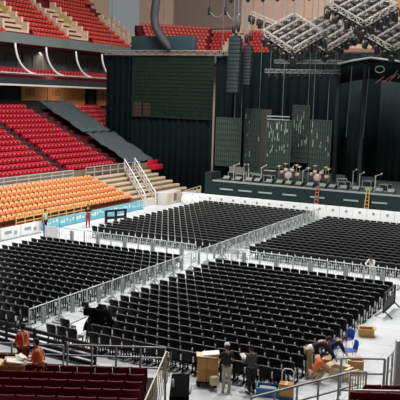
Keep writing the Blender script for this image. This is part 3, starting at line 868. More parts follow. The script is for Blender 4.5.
# festoon cables
t = thing('festoon_cable', 'pale drooping cables with dark hoists before the grey wall panel', 'cable', (-38.1, 80, 19.6))
for a, c_, dip in ((-2.0, 0, .7), (0, 1.75, .8)):
    MB().tube([(a + (c_ - a) * k / 10, 0, -dip * sin(pi * k / 10) + (.0 if a < 0 else -.35 * k / 10)) for k in range(11)], .05, 6).build('cable', 'truss_silver', t)
for x in (-2.0, 0):
    MB().lathe([(.08, -.5), (.17, -.4), (.17, .3), (.08, .4)], (x, 0, 0), 10).bar((x, 0, .3), (x, 0, CEIL - 19.6), .04).build('hoist', 'black', t)

# ------------------------------------------------------------------ floor chairs
def chair_back(seg=7, lv=((.37, .9), (.54, .96), (.7, 1.0), (.81, 1.0), (.855, .95), (.876, .78))):
    rows = []
    for h, wf in lv:
        f = (h - .37) / .495
        rows.append([V((.468 * wf * t, .03 - .09 * f - .05 * (1 - (2 * t) ** 2), h)) for t in [(-.5 + i / (seg - 1)) for i in range(seg)]])
    return rows
def highlight_path(n=9):
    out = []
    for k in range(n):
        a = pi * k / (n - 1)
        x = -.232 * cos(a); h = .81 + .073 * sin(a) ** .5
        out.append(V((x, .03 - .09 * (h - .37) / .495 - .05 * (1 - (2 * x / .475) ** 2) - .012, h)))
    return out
CH = thing('stacking_chair', 'x', 'chair', (0, 0, 0), 0, 'black chairs on the arena floor')
MB().sheet(chair_back(), .04).build('backrest', 'chair', CH)
MB().tube(highlight_path(), .015, 6).build('top_rim', 'chair_highlight', CH)  # pale grey tube paints the overhead shine on the back's top edge
MB().rbox((0, .25, .445), (.44, .43, .05), .02).build('seat', 'chair', CH)
for sx in (-1, 1):
    q = MB(); q.bar((sx * .2, .03, .02), (sx * .2, .05, .5), .045).bar((sx * .2, .42, .02), (sx * .2, .4, .44), .04).bar((sx * .2, -.05, .02), (sx * .2, .5, .02), .05, .04)
    q.build('leg', 'chair_leg', CH)
MB().box((.259, -.03, .56), (.042, .05, .19)).build('linking_bracket', 'bracket', CH)
cpk = make_copier(CH)
rb = MB()
def rest_chair(p):
    x, y, z = p
    rows = chair_back(3, ((.37, .9), (.74, 1.0), (.84, .98), (.876, .78)))
    n = len(rb.v)
    for r in rows: rb.v += [(q.x + x, q.y + y, q.z) for q in r]
    for i in range(3):
        for j in range(2):
            rb.f.append((n + i * 3 + j, n + i * 3 + j + 1, n + i * 3 + j + 4, n + i * 3 + j + 3)); rb.mi.append(0); rb.sm.append(True)
    rb.box((x, y + .25, .445), (.44, .43, .05))
    for sx in (-.2, .2): rb.box((x + sx, y + .2, .22), (.045, .44, .44 if False else .04)); rb.box((x + sx, y + .04, .23), (.04, .04, .44)); rb.box((x + sx, y + .4, .23), (.04, .04, .42))
    rb.box((x + .259, y - .03, .56), (.042, .05, .19), mi=1)
    T_ = [HIGHLIGHT[k] for k in (0, 1, 2, 4, 6, 7, 8)]
    for a_, b_2 in zip(T_, T_[1:]): rb.bar((a_.x + x, a_.y + y, a_.z), (b_2.x + x, b_2.y + y, b_2.z), .028, mi=2)  # same painted shine along the tops of the merged chairs
HIGHLIGHT = highlight_path()
places = []
for r in range(18):
    for c in range(20):
        places.append(('near', 18 - r, c + 1, V((-19.232 + .52 * c, 40.673 - .921 * r, 0))))
for r in range(17):
    for c in range(20):
        places.append(('side', 17 - r, c + 1, V((-21.88 - .52 * c, 40.40 - .921 * r, 0))))
for r in range(20):
    for c in range(20):
        places.append(('far', r, c, V((-21.6 - .52 * c, 63.3 - .921 * r, 0))))
for r in range(18):
    for c in range(20):
        places.append(('farb', r, c, V((-19.2 + .52 * c, 61.2 - .921 * r, 0))))
GONE = {(1, 4), (3, 3), (4, 3), (3, 4), (2, 2), (2, 3), (3, 1), (3, 2), (4, 1), (4, 2)}
places = [q for q in places if not (q[0] == 'near' and (q[1], q[2]) in GONE)]
places = [q for q in places if in_view(q[3] + V((0, 0, .5)), 10)]
places.sort(key=lambda q: (q[3] - CAM).length)
first = True
for b_, r, c, p in places[:300]:
    if b_ == 'near': lab = 'black chair of the near floor block, %s row counted from nearest, %s from centre aisle' % (nth(r), nth(c))
    else: lab = 'black chair in block beside orange seats, %s row counted from nearest, %s from aisle barrier' % (nth(r), nth(c))
    if first: CH.location = p; CH['label'] = lab; first = False
    else: cpk(p, random.uniform(-.012, .012), lab)
for b_, r, c, p in places[300:]: rest_chair(p)
tag(rb.build('floor_chairs', ['chair', 'bracket', 'chair_highlight']), 'farther black chairs in rows filling the rest of the floor blocks', 'chairs', None, 'stuff')

# ------------------------------------------------------------------ crowd barriers
BR = thing('crowd_barrier', 'x', 'barrier', (0, 0, 0), 0, 'silver crowd barriers between the chair blocks')
q = MB(); q.tube([(-1.02, 0, .12), (-1.02, 0, 1.05), (-.97, 0, 1.1), (.97, 0, 1.1), (1.02, 0, 1.05), (1.02, 0, .12)], .028, 8).tube([(-1.02, 0, .2), (1.02, 0, .2)], .022, 6)
q.build('frame', 'steel', BR)
q = MB()
for k in range(1, 13): q.tube([(-1.02 + 2.04 * k / 13, 0, .2), (-1.02 + 2.04 * k / 13, 0, 1.09)], .011, 5)
q.build('bars', 'steel', BR)
MB().rbox((.0, .03, .6), (.3, .03, .75), .01).build('plate', 'plate', BR)
for sx in (-.9, .9):
    MB().bar((sx, -.3, .03), (sx, .3, .03), .06, .05).bar((sx, -.28, .04), (sx, 0, .3), .04).bar((sx, .28, .04), (sx, 0, .3), .04).build('foot', 'foot', BR)
cpb = make_copier(BR)
first = True
def put_barrier(p, rz, lab):
    global first
    if first: BR.location = p; BR.rotation_euler.z = rz; BR['label'] = lab; first = False
    else: cpb(p, rz, lab)
for i in range(18):
    put_barrier((-20.85, 26.6 + 2.1 * i, 0), pi / 2, 'silver crowd barrier along the centre aisle, %s counted from its near end' % nth(i + 1))
for i in range(5):
    put_barrier((-31.2 + 2.1 * i, 42.65, 0), 0, 'silver crowd barrier of the cross aisle beside orange seats, %s from the outer end' % nth(i + 1))
for i in range(5):
    put_barrier((-18.6 + 2.1 * i, 42.75, 0), 0, 'silver crowd barrier behind the near chair block, %s from the centre aisle' % nth(i + 1))
put_barrier((-19.65, 44.3, 0), pi / 2, 'silver crowd barrier turning the corner at the aisle crossing')
# blue-white end panel of cross barrier
t = thing('end_panel', 'white end panel with a blue post at the outer end of cross barriers', 'panel', (-32.9, 42.7, 0))
MB().box((0, 0, .6), (1.1, .06, 1.0)).build('panel', 'white', t); MB().bar((-.6, 0, 0), (-.6, 0, 1.15), .09).build('post', 'blue_tray', t)
MB().box((0, 0, .03), (1.2, .5, .05)).build('base', 'plate', t)
# stage barricade
SB = thing('stage_barricade', 'x', 'barricade', (0, 0, 0), 0, 'white barricade panels before the stage')
MB().rbox((0, 0, .58), (1.17, .08, 1.08), .02).build('panel', 'white', SB)
MB().lathe([(.12, 0), (.13, .015), (.1, .03), (.0, .03)], (0, -.04, .75), 12, Matrix.Rotation(pi / 2, 3, 'X')).build('round_handle', 'plate', SB)
MB().box((0, .45, .05), (1.15, .95, .06)).build('step_plate', 'plate', SB)
MB().bar((-.4, .8, .08), (-.4, .05, .9), .05).bar((.4, .8, .08), (.4, .05, .9), .05).build('brace', 'steel', SB)
cpB = make_copier(SB)
i = 0; x = -34.6
while x < -12:
    lab = 'white barricade panel in front of the stage, %s from the curtain end' % nth(i + 1)
    if i == 0: SB.location = (x, 65.7, 0); SB['label'] = lab
    else: cpB((x, 65.7, 0), 0, lab)
    i += 1; x += 1.19
# white lumps of cloth over barricade start
t = thing('cloth_bundle', 'white cloth bundle lying on the barricade end by the curtain', 'cloth', (-34.4, 65.2, 0))
MB().ball((0, 0, .4), (.7, .3, .6), 12, 8).ball((.9, 0, .4), (.5, .3, .65), 12, 8).build('cloth', 'white', t)

# black barriers on the right
t = thing('black_barrier', 'black metal barrier panel standing at the right end of chair rows', 'barrier', (-8.56, 37.6, 0), pi / 2)
MB().bar((-1.1, 0, .25), (-1.1, 0, 1.2), .07).bar((1.1, 0, .25), (1.1, 0, 1.2), .07).bar((-1.1, 0, 1.2), (1.1, 0, 1.2), .07).bar((-1.1, 0, .3), (1.1, 0, .3), .07).build('frame', 'black', t)
MB().box((0, 0, .68), (2.1, .03, .22)).box((0, 0, .42), (2.1, .03, .2)).build('panel', 'black', t)
q = MB()
for k in range(1, 8): q.bar((-1.1 + 2.2 * k / 8, 0, .3), (-1.1 + 2.2 * k / 8, 0, 1.2), .025)
q.build('bars', 'black', t)
for sx in (-1.0, 1.0): MB().bar((sx, 0, .35), (sx, -.42, .02), .05).bar((sx, 0, .35), (sx, .42, .02), .05).build('foot', 'black', t)
t = thing('black_frame_stand', 'black open frame stand by the blue boards behind the standing person', 'frame stand', (-33.9, 52.2, 0), pi / 2 - .35)
for x in (-.95, 0, .95): MB().bar((x, 0, 0), (x, 0, 1.05), .16).build('post', 'black', t)
MB().bar((-.95, 0, 1.0), (.95, 0, 1.0), .16).bar((-.95, 0, .45), (.95, 0, .45), .2).build('crossbar', 'black', t)

# ------------------------------------------------------------------ people
def skin_mesh(nodes, edges, root, sub=1):
    me = bpy.data.meshes.new('tmp'); names = list(nodes)
    me.from_pydata([nodes[n][0] for n in names], [(names.index(a), names.index(b)) for a, b in edges], [])
    o = bpy.data.objects.new('tmp', me); COL.objects.link(o)
    md = o.modifiers.new('s', 'SKIN'); md.use_smooth_shade = True
    o.modifiers.new('d', 'SUBSURF').levels = sub
    for i, n in enumerate(names):
        r = nodes[n][1]; r = r if isinstance(r, tuple) else (r, r)
        me.skin_vertices[0].data[i].radius = r
        me.skin_vertices[0].data[i].use_root = (n == root)
    dg = bpy.context.evaluated_depsgraph_get()
    out = bpy.data.meshes.new_from_object(o.evaluated_get(dg))
    bpy.data.objects.remove(o); bpy.data.meshes.remove(me)
    return out

def to_mb(me, b=None):
    b = b or MB()
    b.add([v.co.copy() for v in me.vertices], [tuple(p.vertices) for p in me.polygons], 0, True)
    bpy.data.meshes.remove(me); return b

def person(label, loc, rz, top, legs, hair='hair', lean=0.0, arms=None, legpose=None, pelvis=.93, head_dir=0.0, scale=1.0, sleeves='short', vest=None, cap=None, shoe='shoe', twist=0):
    t = thing('person', label, 'person', loc, rz)
    t.scale = (scale,) * 3
    H = pelvis; R_ = Matrix.Rotation(-lean, 3, 'X')
    def T(x, y, z): return V((0, 0, H)) + R_ @ V((x, y, z - .93))
    A = arms or {}
    J = {}
    J['pel'] = (V((0, 0, H)), (.145, .1)); J['bel'] = (T(0, .01, 1.08), (.135, .1)); J['chest'] = (T(0, .01, 1.28), (.155, .105)); J['uch'] = (T(0, 0, 1.41), (.11, .08))
    J['neck'] = (T(0, .01, 1.5), .052); J['hb'] = (T(0, .025, 1.57), (.062, .07)); J['hm'] = (T(0, .03, 1.645), (.076, .092)); J['ht'] = (T(0, .02, 1.70), (.06, .075))
    for s_, n in ((-1, 'l'), (1, 'r')):
        sh = T(.175 * s_, 0, 1.40)
        el = V(A.get('el' + n, T(.23 * s_, -.02, 1.13))); wr = V(A.get('wr' + n, T(.24 * s_, .06, .9)))
        d = (wr - el).normalized()
        J['sh' + n] = (sh, .058); J['el' + n] = (el, .042); J['wr' + n] = (wr, .03); J['pa' + n] = (wr + d * .07, (.04, .024))
        Lp = legpose or {}
        hip = V((.09 * s_, 0, H - .04)); kn = V(Lp.get('kn' + n, (.1 * s_, .02, .5))); an = V(Lp.get('an' + n, (.11 * s_, -.02, .09)))
        J['hip' + n] = (hip, .088); J['kn' + n] = (kn, .06); J['cf' + n] = (kn.lerp(an, .35), .056); J['an' + n] = (an, .038)
        fd = V(Lp.get('fd' + n, (0, 1, 0)))
        J['to' + n] = (an + fd * .17 + V((0, 0, -.045)), (.036, .028))
    E_ = [('pel', 'bel'), ('bel', 'chest'), ('chest', 'uch'), ('uch', 'neck'), ('neck', 'hb'), ('hb', 'hm'), ('hm', 'ht')]
    for n in 'lr':
        E_ += [('uch', 'sh' + n), ('sh' + n, 'el' + n), ('el' + n, 'wr' + n), ('wr' + n, 'pa' + n), ('pel', 'hip' + n), ('hip' + n, 'kn' + n), ('kn' + n, 'cf' + n), ('cf' + n, 'an' + n), ('an' + n, 'to' + n)]
    b = to_mb(skin_mesh(J, E_, 'pel'))
    hc = J['hm'][0]; Hr = R_ @ Matrix.Rotation(head_dir, 3, 'Z')
    # face: nose, ears, and fingers
    b.ball(hc + Hr @ V((0, .1, -.01)), (.014, .022, .026), 8, 6, rot=Hr)
    for s_ in (-1, 1): b.ball(hc + Hr @ V((.078 * s_, .0, -.005)), (.012, .022, .034), 8, 6, rot=Hr)
    for n, s_ in (('l', -1), ('r', 1)):
        p = J['pa' + n][0]; d = (p - J['wr' + n][0]).normalized()
        side = d.cross(V((0, 0, 1))); side = side.normalized() if side.length > .2 else V((0, 1, 0))
        curl = d.cross(side)
        for k, ln in enumerate((.068, .08, .075, .058)):
            q0 = p + side * (-.027 + .018 * k) + d * .01
            b.tube([q0, q0 + d * ln * .55 + curl * .004, q0 + d * ln * .85 - V((0, 0, .02)), q0 + d * ln - V((0, 0, .035))], [.0095, .009, .008, .006], 6)
        q0 = p - d * .035 - side * .03
        b.tube([q0, q0 - side * .022 + d * .025, q0 - side * .026 + d * .055], [.012, .011, .008], 6)
    b.build('body', 'skin', t)
    e = MB()
    for s_ in (-1, 1): e.ball(hc + Hr @ V((.032 * s_, .088, .018)), .011, 8, 6)
    e.build('eyes', 'black', t)
    MB().ball(hc + Hr @ V((0, .092, -.05)), (.024, .008, .007), 8, 6, rot=Hr).build('mouth', 'hair_red', t)
    # hair as a shell over the crown and nape
    hb_ = MB(); hb_.ball(hc + Hr @ V((0, -.022, .03)), (.088, .1, .095), 14, 10, rot=Hr)
    hb_.ball(hc + Hr @ V((0, -.045, -.03)), (.076, .066, .07), 12, 8, rot=Hr)
    hb_.build('hair', hair, t)
    if cap:
        c_ = MB(); c_.lathe([(.1, 0), (.1, .05), (.075, .1), (.02, .118)], hc + Hr @ V((0, -.01, .04)), 14, Hr); c_.ball(hc + Hr @ V((0, .13, .045)), (.075, .08, .012), 12, 6, rot=Hr)
        c_.build('cap', cap, t)
    g = lambda n, k: (J[n][0], tuple(x + k for x in J[n][1]) if isinstance(J[n][1], tuple) else J[n][1] + k)
    # shirt
    S = {n: g(n, .018) for n in ('pel', 'bel', 'chest', 'uch')}
    S['nk'] = (T(0, .01, 1.465), .062)
    SE = [('pel', 'bel'), ('bel', 'chest'), ('chest', 'uch'), ('uch', 'nk')]
    for n in 'lr':
        S['sh' + n] = g('sh' + n, .016)
        f = .75 if sleeves == 'short' else 1.0
        S['el' + n] = (J['sh' + n][0].lerp(J['el' + n][0], f), .062 if f < 1 else .055)
        SE += [('uch', 'sh' + n), ('sh' + n, 'el' + n)]
        if sleeves == 'long':
            S['wr' + n] = (J['wr' + n][0], .042); SE.append(('el' + n, 'wr' + n))
    to_mb(skin_mesh(S, SE, 'pel')).build('shirt', top, t)
    if vest:
        W = {n: g(n, .034) for n in ('pel', 'bel', 'chest', 'uch')}
        W['hem'] = (J['pel'][0] + V((0, 0, -.13)), (.19, .14)); W['shl'] = (J['uch'][0].lerp(J['shl'][0], .75), .066); W['shr'] = (J['uch'][0].lerp(J['shr'][0], .75), .066)
        vo = to_mb(skin_mesh(W, [('hem', 'pel'), ('pel', 'bel'), ('bel', 'chest'), ('chest', 'uch'), ('uch', 'shl'), ('uch', 'shr')], 'pel')).build('vest', vest, t)
        q = MB()
        for z, rr in ((1.06, (.172, .138)),):
            ring = [T(rr[0] * 1.08 * cos(a), .01 + rr[1] * 1.08 * sin(a), z) for a in [2 * pi * k / 16 for k in range(17)]]
            q.tube(ring, .022, 6)
        for s_ in (-1, 1): q.tube([T(.1 * s_, .15, 1.08), T(.1 * s_, .155, 1.28), T(.1 * s_, .1, 1.46), T(.1 * s_, -.06, 1.47), T(.1 * s_, -.14, 1.28), T(.1 * s_, -.14, 1.08)], .016, 6)
        q.build('reflective_stripe', 'vest_stripe', vo)
    # trousers
    Tn = {'pel': g('pel', .012)}; TE = []
    for n in 'lr':
        for k in ('hip', 'kn', 'cf'): Tn[k + n] = g(k + n, .018)
        Tn['an' + n] = (J['an' + n][0] + (J['cf' + n][0] - J['an' + n][0]) * .08, .056)
        TE += [('pel', 'hip' + n), ('hip' + n, 'kn' + n), ('kn' + n, 'cf' + n), ('cf' + n, 'an' + n)]
    to_mb(skin_mesh(Tn, TE, 'pel')).build('trousers', legs, t)
    for n in 'lr':
        an = J['an' + n][0]; fd = (J['to' + n][0] - an); fd.z = 0; fd = fd.normalized() if fd.length > .01 else V((0, 1, 0))
        rot = Matrix(((fd.y, fd.x, 0), (-fd.x, fd.y, 0), (0, 0, 1)))
        MB().ball(an + fd * .07 + V((0, 0, -.04)), (.052, .15, .05), 12, 8, rot=rot).build('shoe', shoe, t)
    return t, J

# workers among the foreground seats
person('person in a bright red vest standing at the foreground seats, hands forward', L(-5.3, 23.5, FZ + .02), LRZ + .9, 'vest', 'trousers_black', lean=.08,
       arms={'ell': (-.25, .1, 1.14), 'wrl': (-.14, .36, 1.12), 'elr': (.25, .08, 1.12), 'wrr': (.12, .36, 1.1)}, vest='vest', scale=.99)
person('person in an orange vest standing by the open carton, holding white paper', L(-4.5, 22.05, FZ + .02), LRZ + 1.35, 'vest_orange', 'trousers_black', lean=.16, head_dir=.2,
       arms={'ell': (-.25, .14, 1.13), 'wrl': (-.12, .4, 1.13), 'elr': (.25, .12, 1.1), 'wrr': (.1, .4, 1.1)}, vest='vest_orange', scale=.985)
pp = L(-4.5, 22.05, FZ) + Matrix.Rotation(LRZ + 1.35, 3, 'Z') @ V((0, .52, 1.15))
tag(MB().box((0, 0, 0), (.22, .3, .006), Matrix.Rotation(.5, 3, 'X')).build('paper_sheet', 'paper', None, pp, LRZ + 1.35), 'white paper sheet in the hands of the orange vest person', 'paper')

# pair by the trolley
RA = .15
person('person in black top, pale cap and mottled trousers beside the stacked cartons', (-10.92, 24.02, 0), RA + .5, 'shirt_black', 'camo', cap='fleece', lean=.1,
       arms={'ell': (-.26, .1, 1.12), 'wrl': (-.2, .36, 1.1), 'elr': (.25, .08, 1.12), 'wrr': (.16, .34, 1.14)}, shoe='shoe_pale', scale=.985)
person('person in dark grey top and black trousers holding white paper', (-10.12, 24.35, 0), 1.15, 'shirt_grey', 'trousers_black', lean=.06, sleeves='long',
       arms={'ell': (-.25, .06, 1.14), 'wrl': (-.1, .3, 1.2), 'elr': (.25, .06, 1.12), 'wrr': (.1, .3, 1.18)}, scale=.985)
pp = V((-10.12, 24.35, 0)) + Matrix.Rotation(1.15, 3, 'Z') @ V((0, .43, 1.22))
tag(MB().box((0, 0, 0), (.21, .3, .006), Matrix.Rotation(.6, 3, 'X')).build('paper_sheet', 'paper', None, pp, 1.15), 'white paper held by the person in dark grey top', 'paper')
# group at the cartons
tb, Jb = person('person in beige trousers bending low over the cartons', (-8.98, 27.0, 0), -1.1, 'shirt_black', 'trousers_beige', scale=1.13, lean=1.05, pelvis=.95,
       arms={'ell': (-.2, .72, .92), 'wrl': (-.12, .85, .7), 'elr': (.2, .72, .92), 'wrr': (.12, .85, .7)}, legpose={'knl': (-.11, .06, .5), 'knr': (.11, .06, .5)}, sleeves='long', shoe='shoe_pale')
MB().ball(Jb['pel'][0].lerp(Jb['bel'][0], .45), (.172, .13, .135), 14, 10, rot=Matrix.Rotation(-1.05, 3, 'X')).build('undershirt', 'fleece', tb)
person('person in an orange shirt crouching beside the cartons', (-8.62, 26.55, 0), -.9, 'shirt_orange', 'trousers_beige', lean=.45, pelvis=.40,
       arms={'ell': (-.24, .36, .66), 'wrl': (-.12, .56, .56), 'elr': (.24, .36, .66), 'wrr': (.12, .56, .56)},
       legpose={'knl': (-.17, .38, .46), 'knr': (.17, .38, .46), 'anl': (-.13, .06, .09), 'anr': (.13, .06, .09)}, shoe='shoe_pale')
person('person in navy top with reddish hair leaning over the far side of cartons', (-8.74, 28.65, 0), -1.25, 'shirt_navy', 'trousers_black', hair='hair_red', lean=.95, pelvis=.72,
       arms={'ell': (-.24, .5, .78), 'wrl': (-.16, .62, .6), 'elr': (.24, .5, .78), 'wrr': (.16, .62, .6)}, legpose={'knl': (-.12, .2, .42), 'knr': (.12, .2, .42)}, sleeves='long')
# far people
person('person in pale clothes leaning on the barrier behind the near chair block', (-10.95, 43.48, 0), pi - .2, 'shirt_pale', 'shirt_pale', lean=.5, pelvis=.9, sleeves='long',
       arms={'ell': (-.26, .42, 1.12), 'wrl': (-.12, .56, 1.12), 'elr': (.26, .42, 1.12), 'wrr': (.12, .56, 1.12)})
person('person in black top and red trousers standing near the blue boards', (-34.4, 49.1, 0), -2.3, 'shirt_black', 'trousers_red', 
       arms={'ell': (-.25, .08, 1.14), 'wrl': (-.02, .2, 1.2), 'elr': (.25, .08, 1.14), 'wrr': (.02, .22, 1.16)})
person('person in pale green top and black trousers beside the white low boards', (-35.5, 45.3, 0), -1.6, 'shirt_green', 'trousers_black')

# ------------------------------------------------------------------ cartons and floor items
def carton(loc, rz, d, lab, m='carton', open_=False, flaps=.6, group=None, fl=.32):
    t = thing('cardboard_box', lab, 'cardboard box', loc, rz, group)
    w_, l_, h_ = d
    if open_:
        b = MB()
        for s_ in (-1, 1):
            b.box((s_ * (w_ / 2 - .01), 0, h_ / 2), (.02, l_, h_)); b.box((0, s_ * (l_ / 2 - .01), h_ / 2), (w_, .02, h_))
        b.box((0, 0, .02), (w_, l_, .03)).build('body', m, t)
        MB().box((0, 0, h_ * .6), (w_ * .92, l_ * .92, .02)).build('contents', 'carton_inside', t)
        for s_ in (-1, 1):
            MB().box((s_ * (w_ / 2 + .5 * fl * w_ * cos(flaps)), 0, h_ + .5 * fl * w_ * sin(flaps)), (w_ * fl, l_, .015), Matrix.Rotation(-s_ * flaps, 3, 'Y')).build('flap', 'carton_pale' if m != 'carton_yellow' else 'carton_yellow', t)
            MB().box((0, s_ * (l_ / 2 + .5 * fl * l_ * cos(flaps)), h_ + .5 * fl * l_ * sin(flaps)), (w_, l_ * fl, .015), Matrix.Rotation(s_ * flaps, 3, 'X')).build('flap', 'carton_pale', t)
    else:
        MB().rbox((0, 0, h_ / 2), (w_, l_, h_), .008).build('body', m, t)
        MB().box((0, 0, h_ + .001), (w_ * .16, l_ * 1.0, .006)).build('tape', 'carton_pale', t)
    return t
carton(L(-5.3, 22.08, FZ), LRZ, (.62, .5, .98), 'open carton with pale flaps and papers beside the orange vest person', 'carton', True, .35)
tag(MB().box((0, 0, 0), (.5, .34, .03), Matrix.Rotation(.15, 3, 'Y')).build('paper_stack', 'paper', None, L(-5.2, 22.0, FZ + 1.075), LRZ + .2), 'white paper stack lying on the open carton in foreground seats', 'paper')
# trolley with cartons
t = thing('hand_trolley', 'dark flat trolley carrying stacked cartons by the chair rows', 'trolley', (-11.8, 24.3, 0), .35)
MB().rbox((0, 0, .16), (.76, .55, .05), .015).build('platform', 'rubber', t)
for sx in (-.3, .3):
    for sy in (-.22, .22):
        MB().lathe([(.06, -.02), (.065, 0), (.06, .02)], (sx, sy, .066), 12, Matrix.Rotation(pi / 2, 3, 'X')).bar((sx, sy, .07), (sx, sy, .14), .04).build('wheel', 'black', t)
MR = Matrix.Rotation(.35, 3, 'Z'); TB = V((-11.8, 24.3, .187))
for (a, z, lab) in ((-.18, 0, 'brown carton on the trolley, lower outer one'), (.18, 0, 'brown carton on the trolley, lower one beside mottled trousers'), (-.18, .44, 'brown carton on the trolley, upper outer one'), (.18, .44, 'brown carton on the trolley, upper one beside the black top')):
    carton(TB + MR @ V((a, 0, z)), .35, (.345, .46, .43), lab, group='cartons stacked on the trolley')
t = thing('flattened_carton', 'pale flattened cartons lying on top of the trolley stack', 'flattened carton', TB + V((0, 0, .885)), .5)
MB().box((-.05, 0, .03), (.72, .5, .03), Matrix.Rotation(.06, 3, 'Y')).build('sheet', 'carton_pale', t); MB().box((.1, .05, .09), (.6, .45, .03), Matrix.Rotation(-.1, 3, 'Y')).build('sheet', 'fleece', t)
carton(TB + V((.42, -.3, .0)), .9, (.28, .2, .3), 'small tilted carton beside the black top person at the trolley', 'carton_pale')
# blue tray
t = thing('blue_crate', 'shallow blue crate on the floor behind the dark grey top person', 'crate', (-9.6, 24.6, 0), .3)
b = MB(); b.box((0, 0, .02), (.75, .5, .04))
for s_ in (-1, 1): b.box((s_ * .37, 0, .15), (.03, .5, .3)); b.box((0, s_ * .25, .15), (.75, .03, .3))
b.build('body', 'blue_tray', t); MB().rbox((0, 0, .2), (.6, .38, .1), .03).build('contents', 'dirty_white', t)
b = MB()
for s_ in (-1, 1): b.bar((s_ * .385, -.27, .3), (s_ * .385, .27, .3), .04); b.bar((-.385, s_ * .265, .3), (.385, s_ * .265, .3), .04)
b.build('rim', 'board_blue', t)
# small hand cart with a carton
t = thing('hand_cart', 'small cart with white loop handle on the floor by a carton', 'cart', (-8.92, 24.62, 0), .25)
MB().rbox((0, 0, .1), (.5, .45, .04), .01).build('platform', 'blue_tray', t)
MB().tube([(-.2, .24, .1), (-.2, .26, .85), (-.12, .27, .95), (.12, .27, .95), (.2, .26, .85), (.2, .24, .1)], .02, 8).build('handle', 'white', t)
for sx in (-.2, .2): MB().lathe([(.045, -.02), (.05, 0), (.045, .02)], (sx, -.18, .05), 10, Matrix.Rotation(pi / 2, 3, 'X')).lathe([(.045, -.02), (.05, 0), (.045, .02)], (sx, .18, .05), 10, Matrix.Rotation(pi / 2, 3, 'X')).build('wheel', 'black', t)
carton((-8.92, 24.6, .125), .25, (.48, .38, .42), 'brown carton on the small cart with white loop handle', 'carton')
# group cartons
carton((-8.75, 28.05, 0), .2, (.6, .5, .5), 'closed carton under the hands of the bending person', 'carton')
carton((-7.95, 27.5, 0), -.15, (.6, .45, .42), 'open pale carton between the orange shirt and navy top people', 'carton_pale', True, .3)
carton((-7.6, 28.5, 0), .5, (.5, .45, .5), 'brown open carton at the outer end of the carton group', 'carton', True, .2)
carton((-8.5, 33.3, 0), .4, (.62, .5, .34), 'yellowish open carton alone on the floor near the black barrier', 'carton_yellow', True, .5, fl=.16)
# blue chairs
BC = thing('blue_chair', 'x', 'chair', (0, 0, 0), 0, 'blue plastic chairs beside the carton group')
rows = [[V((.44 * wf * t_, -.2 - .06 * f - .04 * (1 - (2 * t_) ** 2), .45 + .38 * f)) for t_ in (-.5, -.3, 0, .3, .5)] for f, wf in ((0, .9), (.4, 1), (.8, 1), (1, .85))]
MB().sheet(rows, .025).build('backrest', 'blue', BC); MB().rbox((0, 0, .44), (.44, .42, .04), .018).build('seat', 'blue', BC)
for sx in (-1, 1):
    for sy in (-1, 1): MB().tube([(sx * .17, sy * .15, .43), (sx * .22, sy * .22, .0)], .014, 8).build('leg', 'steel', BC)
cpx = make_copier(BC)
BC.location = (-8.72, 31.0, 0); BC.rotation_euler.z = 2.6; BC['label'] = 'blue plastic chair standing closest to the black chair rows'
cpx((-8.15, 29.6, 0), 2.2, 'blue plastic chair standing outermost, by the open floor')
cpx((-8.76, 29.75, 0), -.4, 'blue plastic chair half hidden behind the navy top person')

# ------------------------------------------------------------------ camera gear on the aisle end
t = thing('camera_tripod', 'black camera on a tripod with a jib arm at the aisle end', 'camera tripod', (-17.6, 25.3, 0), .3)
for k in range(3):
    a = 2 * pi * k / 3 + .5
    MB().tube([(0, 0, 1.15), (.27 * cos(a), .27 * sin(a), .02)], [.035, .022], 8).build('leg', 'black', t)
MB().tube([(0, 0, .95), (0, 0, 1.35)], .06, 10).build('column', 'black', t)
MB().rbox((.05, .02, 1.55), (.55, .26, .3), .03).lathe([(.1, 0), (.12, .2), (.13, .28)], (.32, .02, 1.55), 12, Matrix.Rotation(pi / 2, 3, 'Y')).build('camera_body', 'cloth_dark', t)
MB().tube([(-.1, 0, 1.35), (-.75, -.35, 1.05)], .022, 8).build('pan_bar', 'plate', t)
MB().tube([(.1, 0, 1.4), (.8, .35, 1.75), (1.3, .6, 1.5)], .03, 8).build('jib_arm', 'black', t)
MB().rbox((-.25, .2, 1.78), (.3, .06, .2), .02).build('monitor', 'black', t)
t = thing('covered_equipment', 'black covered equipment pile under the camera tripod at the aisle end', 'equipment', (-18.4, 27.25, 0), .1); t.scale = (.8, .72, 1.25)
rows = []
for i in range(9):
    f = i / 8
    rows.append([(-.75 + 1.5 * j / 10, -.55 + 1.1 * f, .12 + .85 * (sin(pi * f) ** .6) * (sin(pi * (j + .3) / 10.6) ** .5) + .06 * sin(j * 2.1 + i)) for j in range(11)])
MB().sheet(rows, .04).build('cover', 'cloth_dark', t)
MB().rbox((0, 0, .35), (1.0, .7, .6), .03).build('case', 'black', t)
for k, (x, y) in enumerate(((-.6, -.45), (.6, -.45), (.6, .45), (-.6, .45))): MB().bar((x, y, 0), (x * .9, y * .9, .5), .05).build('leg', 'plate', t)

# ------------------------------------------------------------------ foreground rails and steps
t = thing('bar_fence', 'low black fence of four thick bars behind the red vest workers', 'fence', (-22.4, 24.3, 0))
for k in range(4): MB().bar((0, 0, .1 + .24 * k), (6.2, -.6, .1 + .24 * k), .1, .13).build('bar', 'chair_leg', t)
for k in range(5): MB().bar((6.2 * k / 4, -.15 * k, 0), (6.2 * k / 4, -.15 * k, .92), .08).bar((6.2 * k / 4, -.15 * k - .2, .02), (6.2 * k / 4, -.15 * k + .2, .02), .06).build('post', 'chair_leg', t)
rail_run('railing', 'grey railing in front of the foreground dark red seats', L(-4.0, 23.85, FZ), L(-.95, 23.85, FZ), 1.0, 'rail', 4, rails=(1.0, .66, .33), rr=.022, pr=.024)
rail_run('railing', 'grey railing beside the two vest workers ahead of the seats', L(-6.6, 24.0, FZ), L(-4.15, 23.95, FZ), .95, 'rail', 3, rails=(1.0, .66, .33), rr=.02, pr=.022)
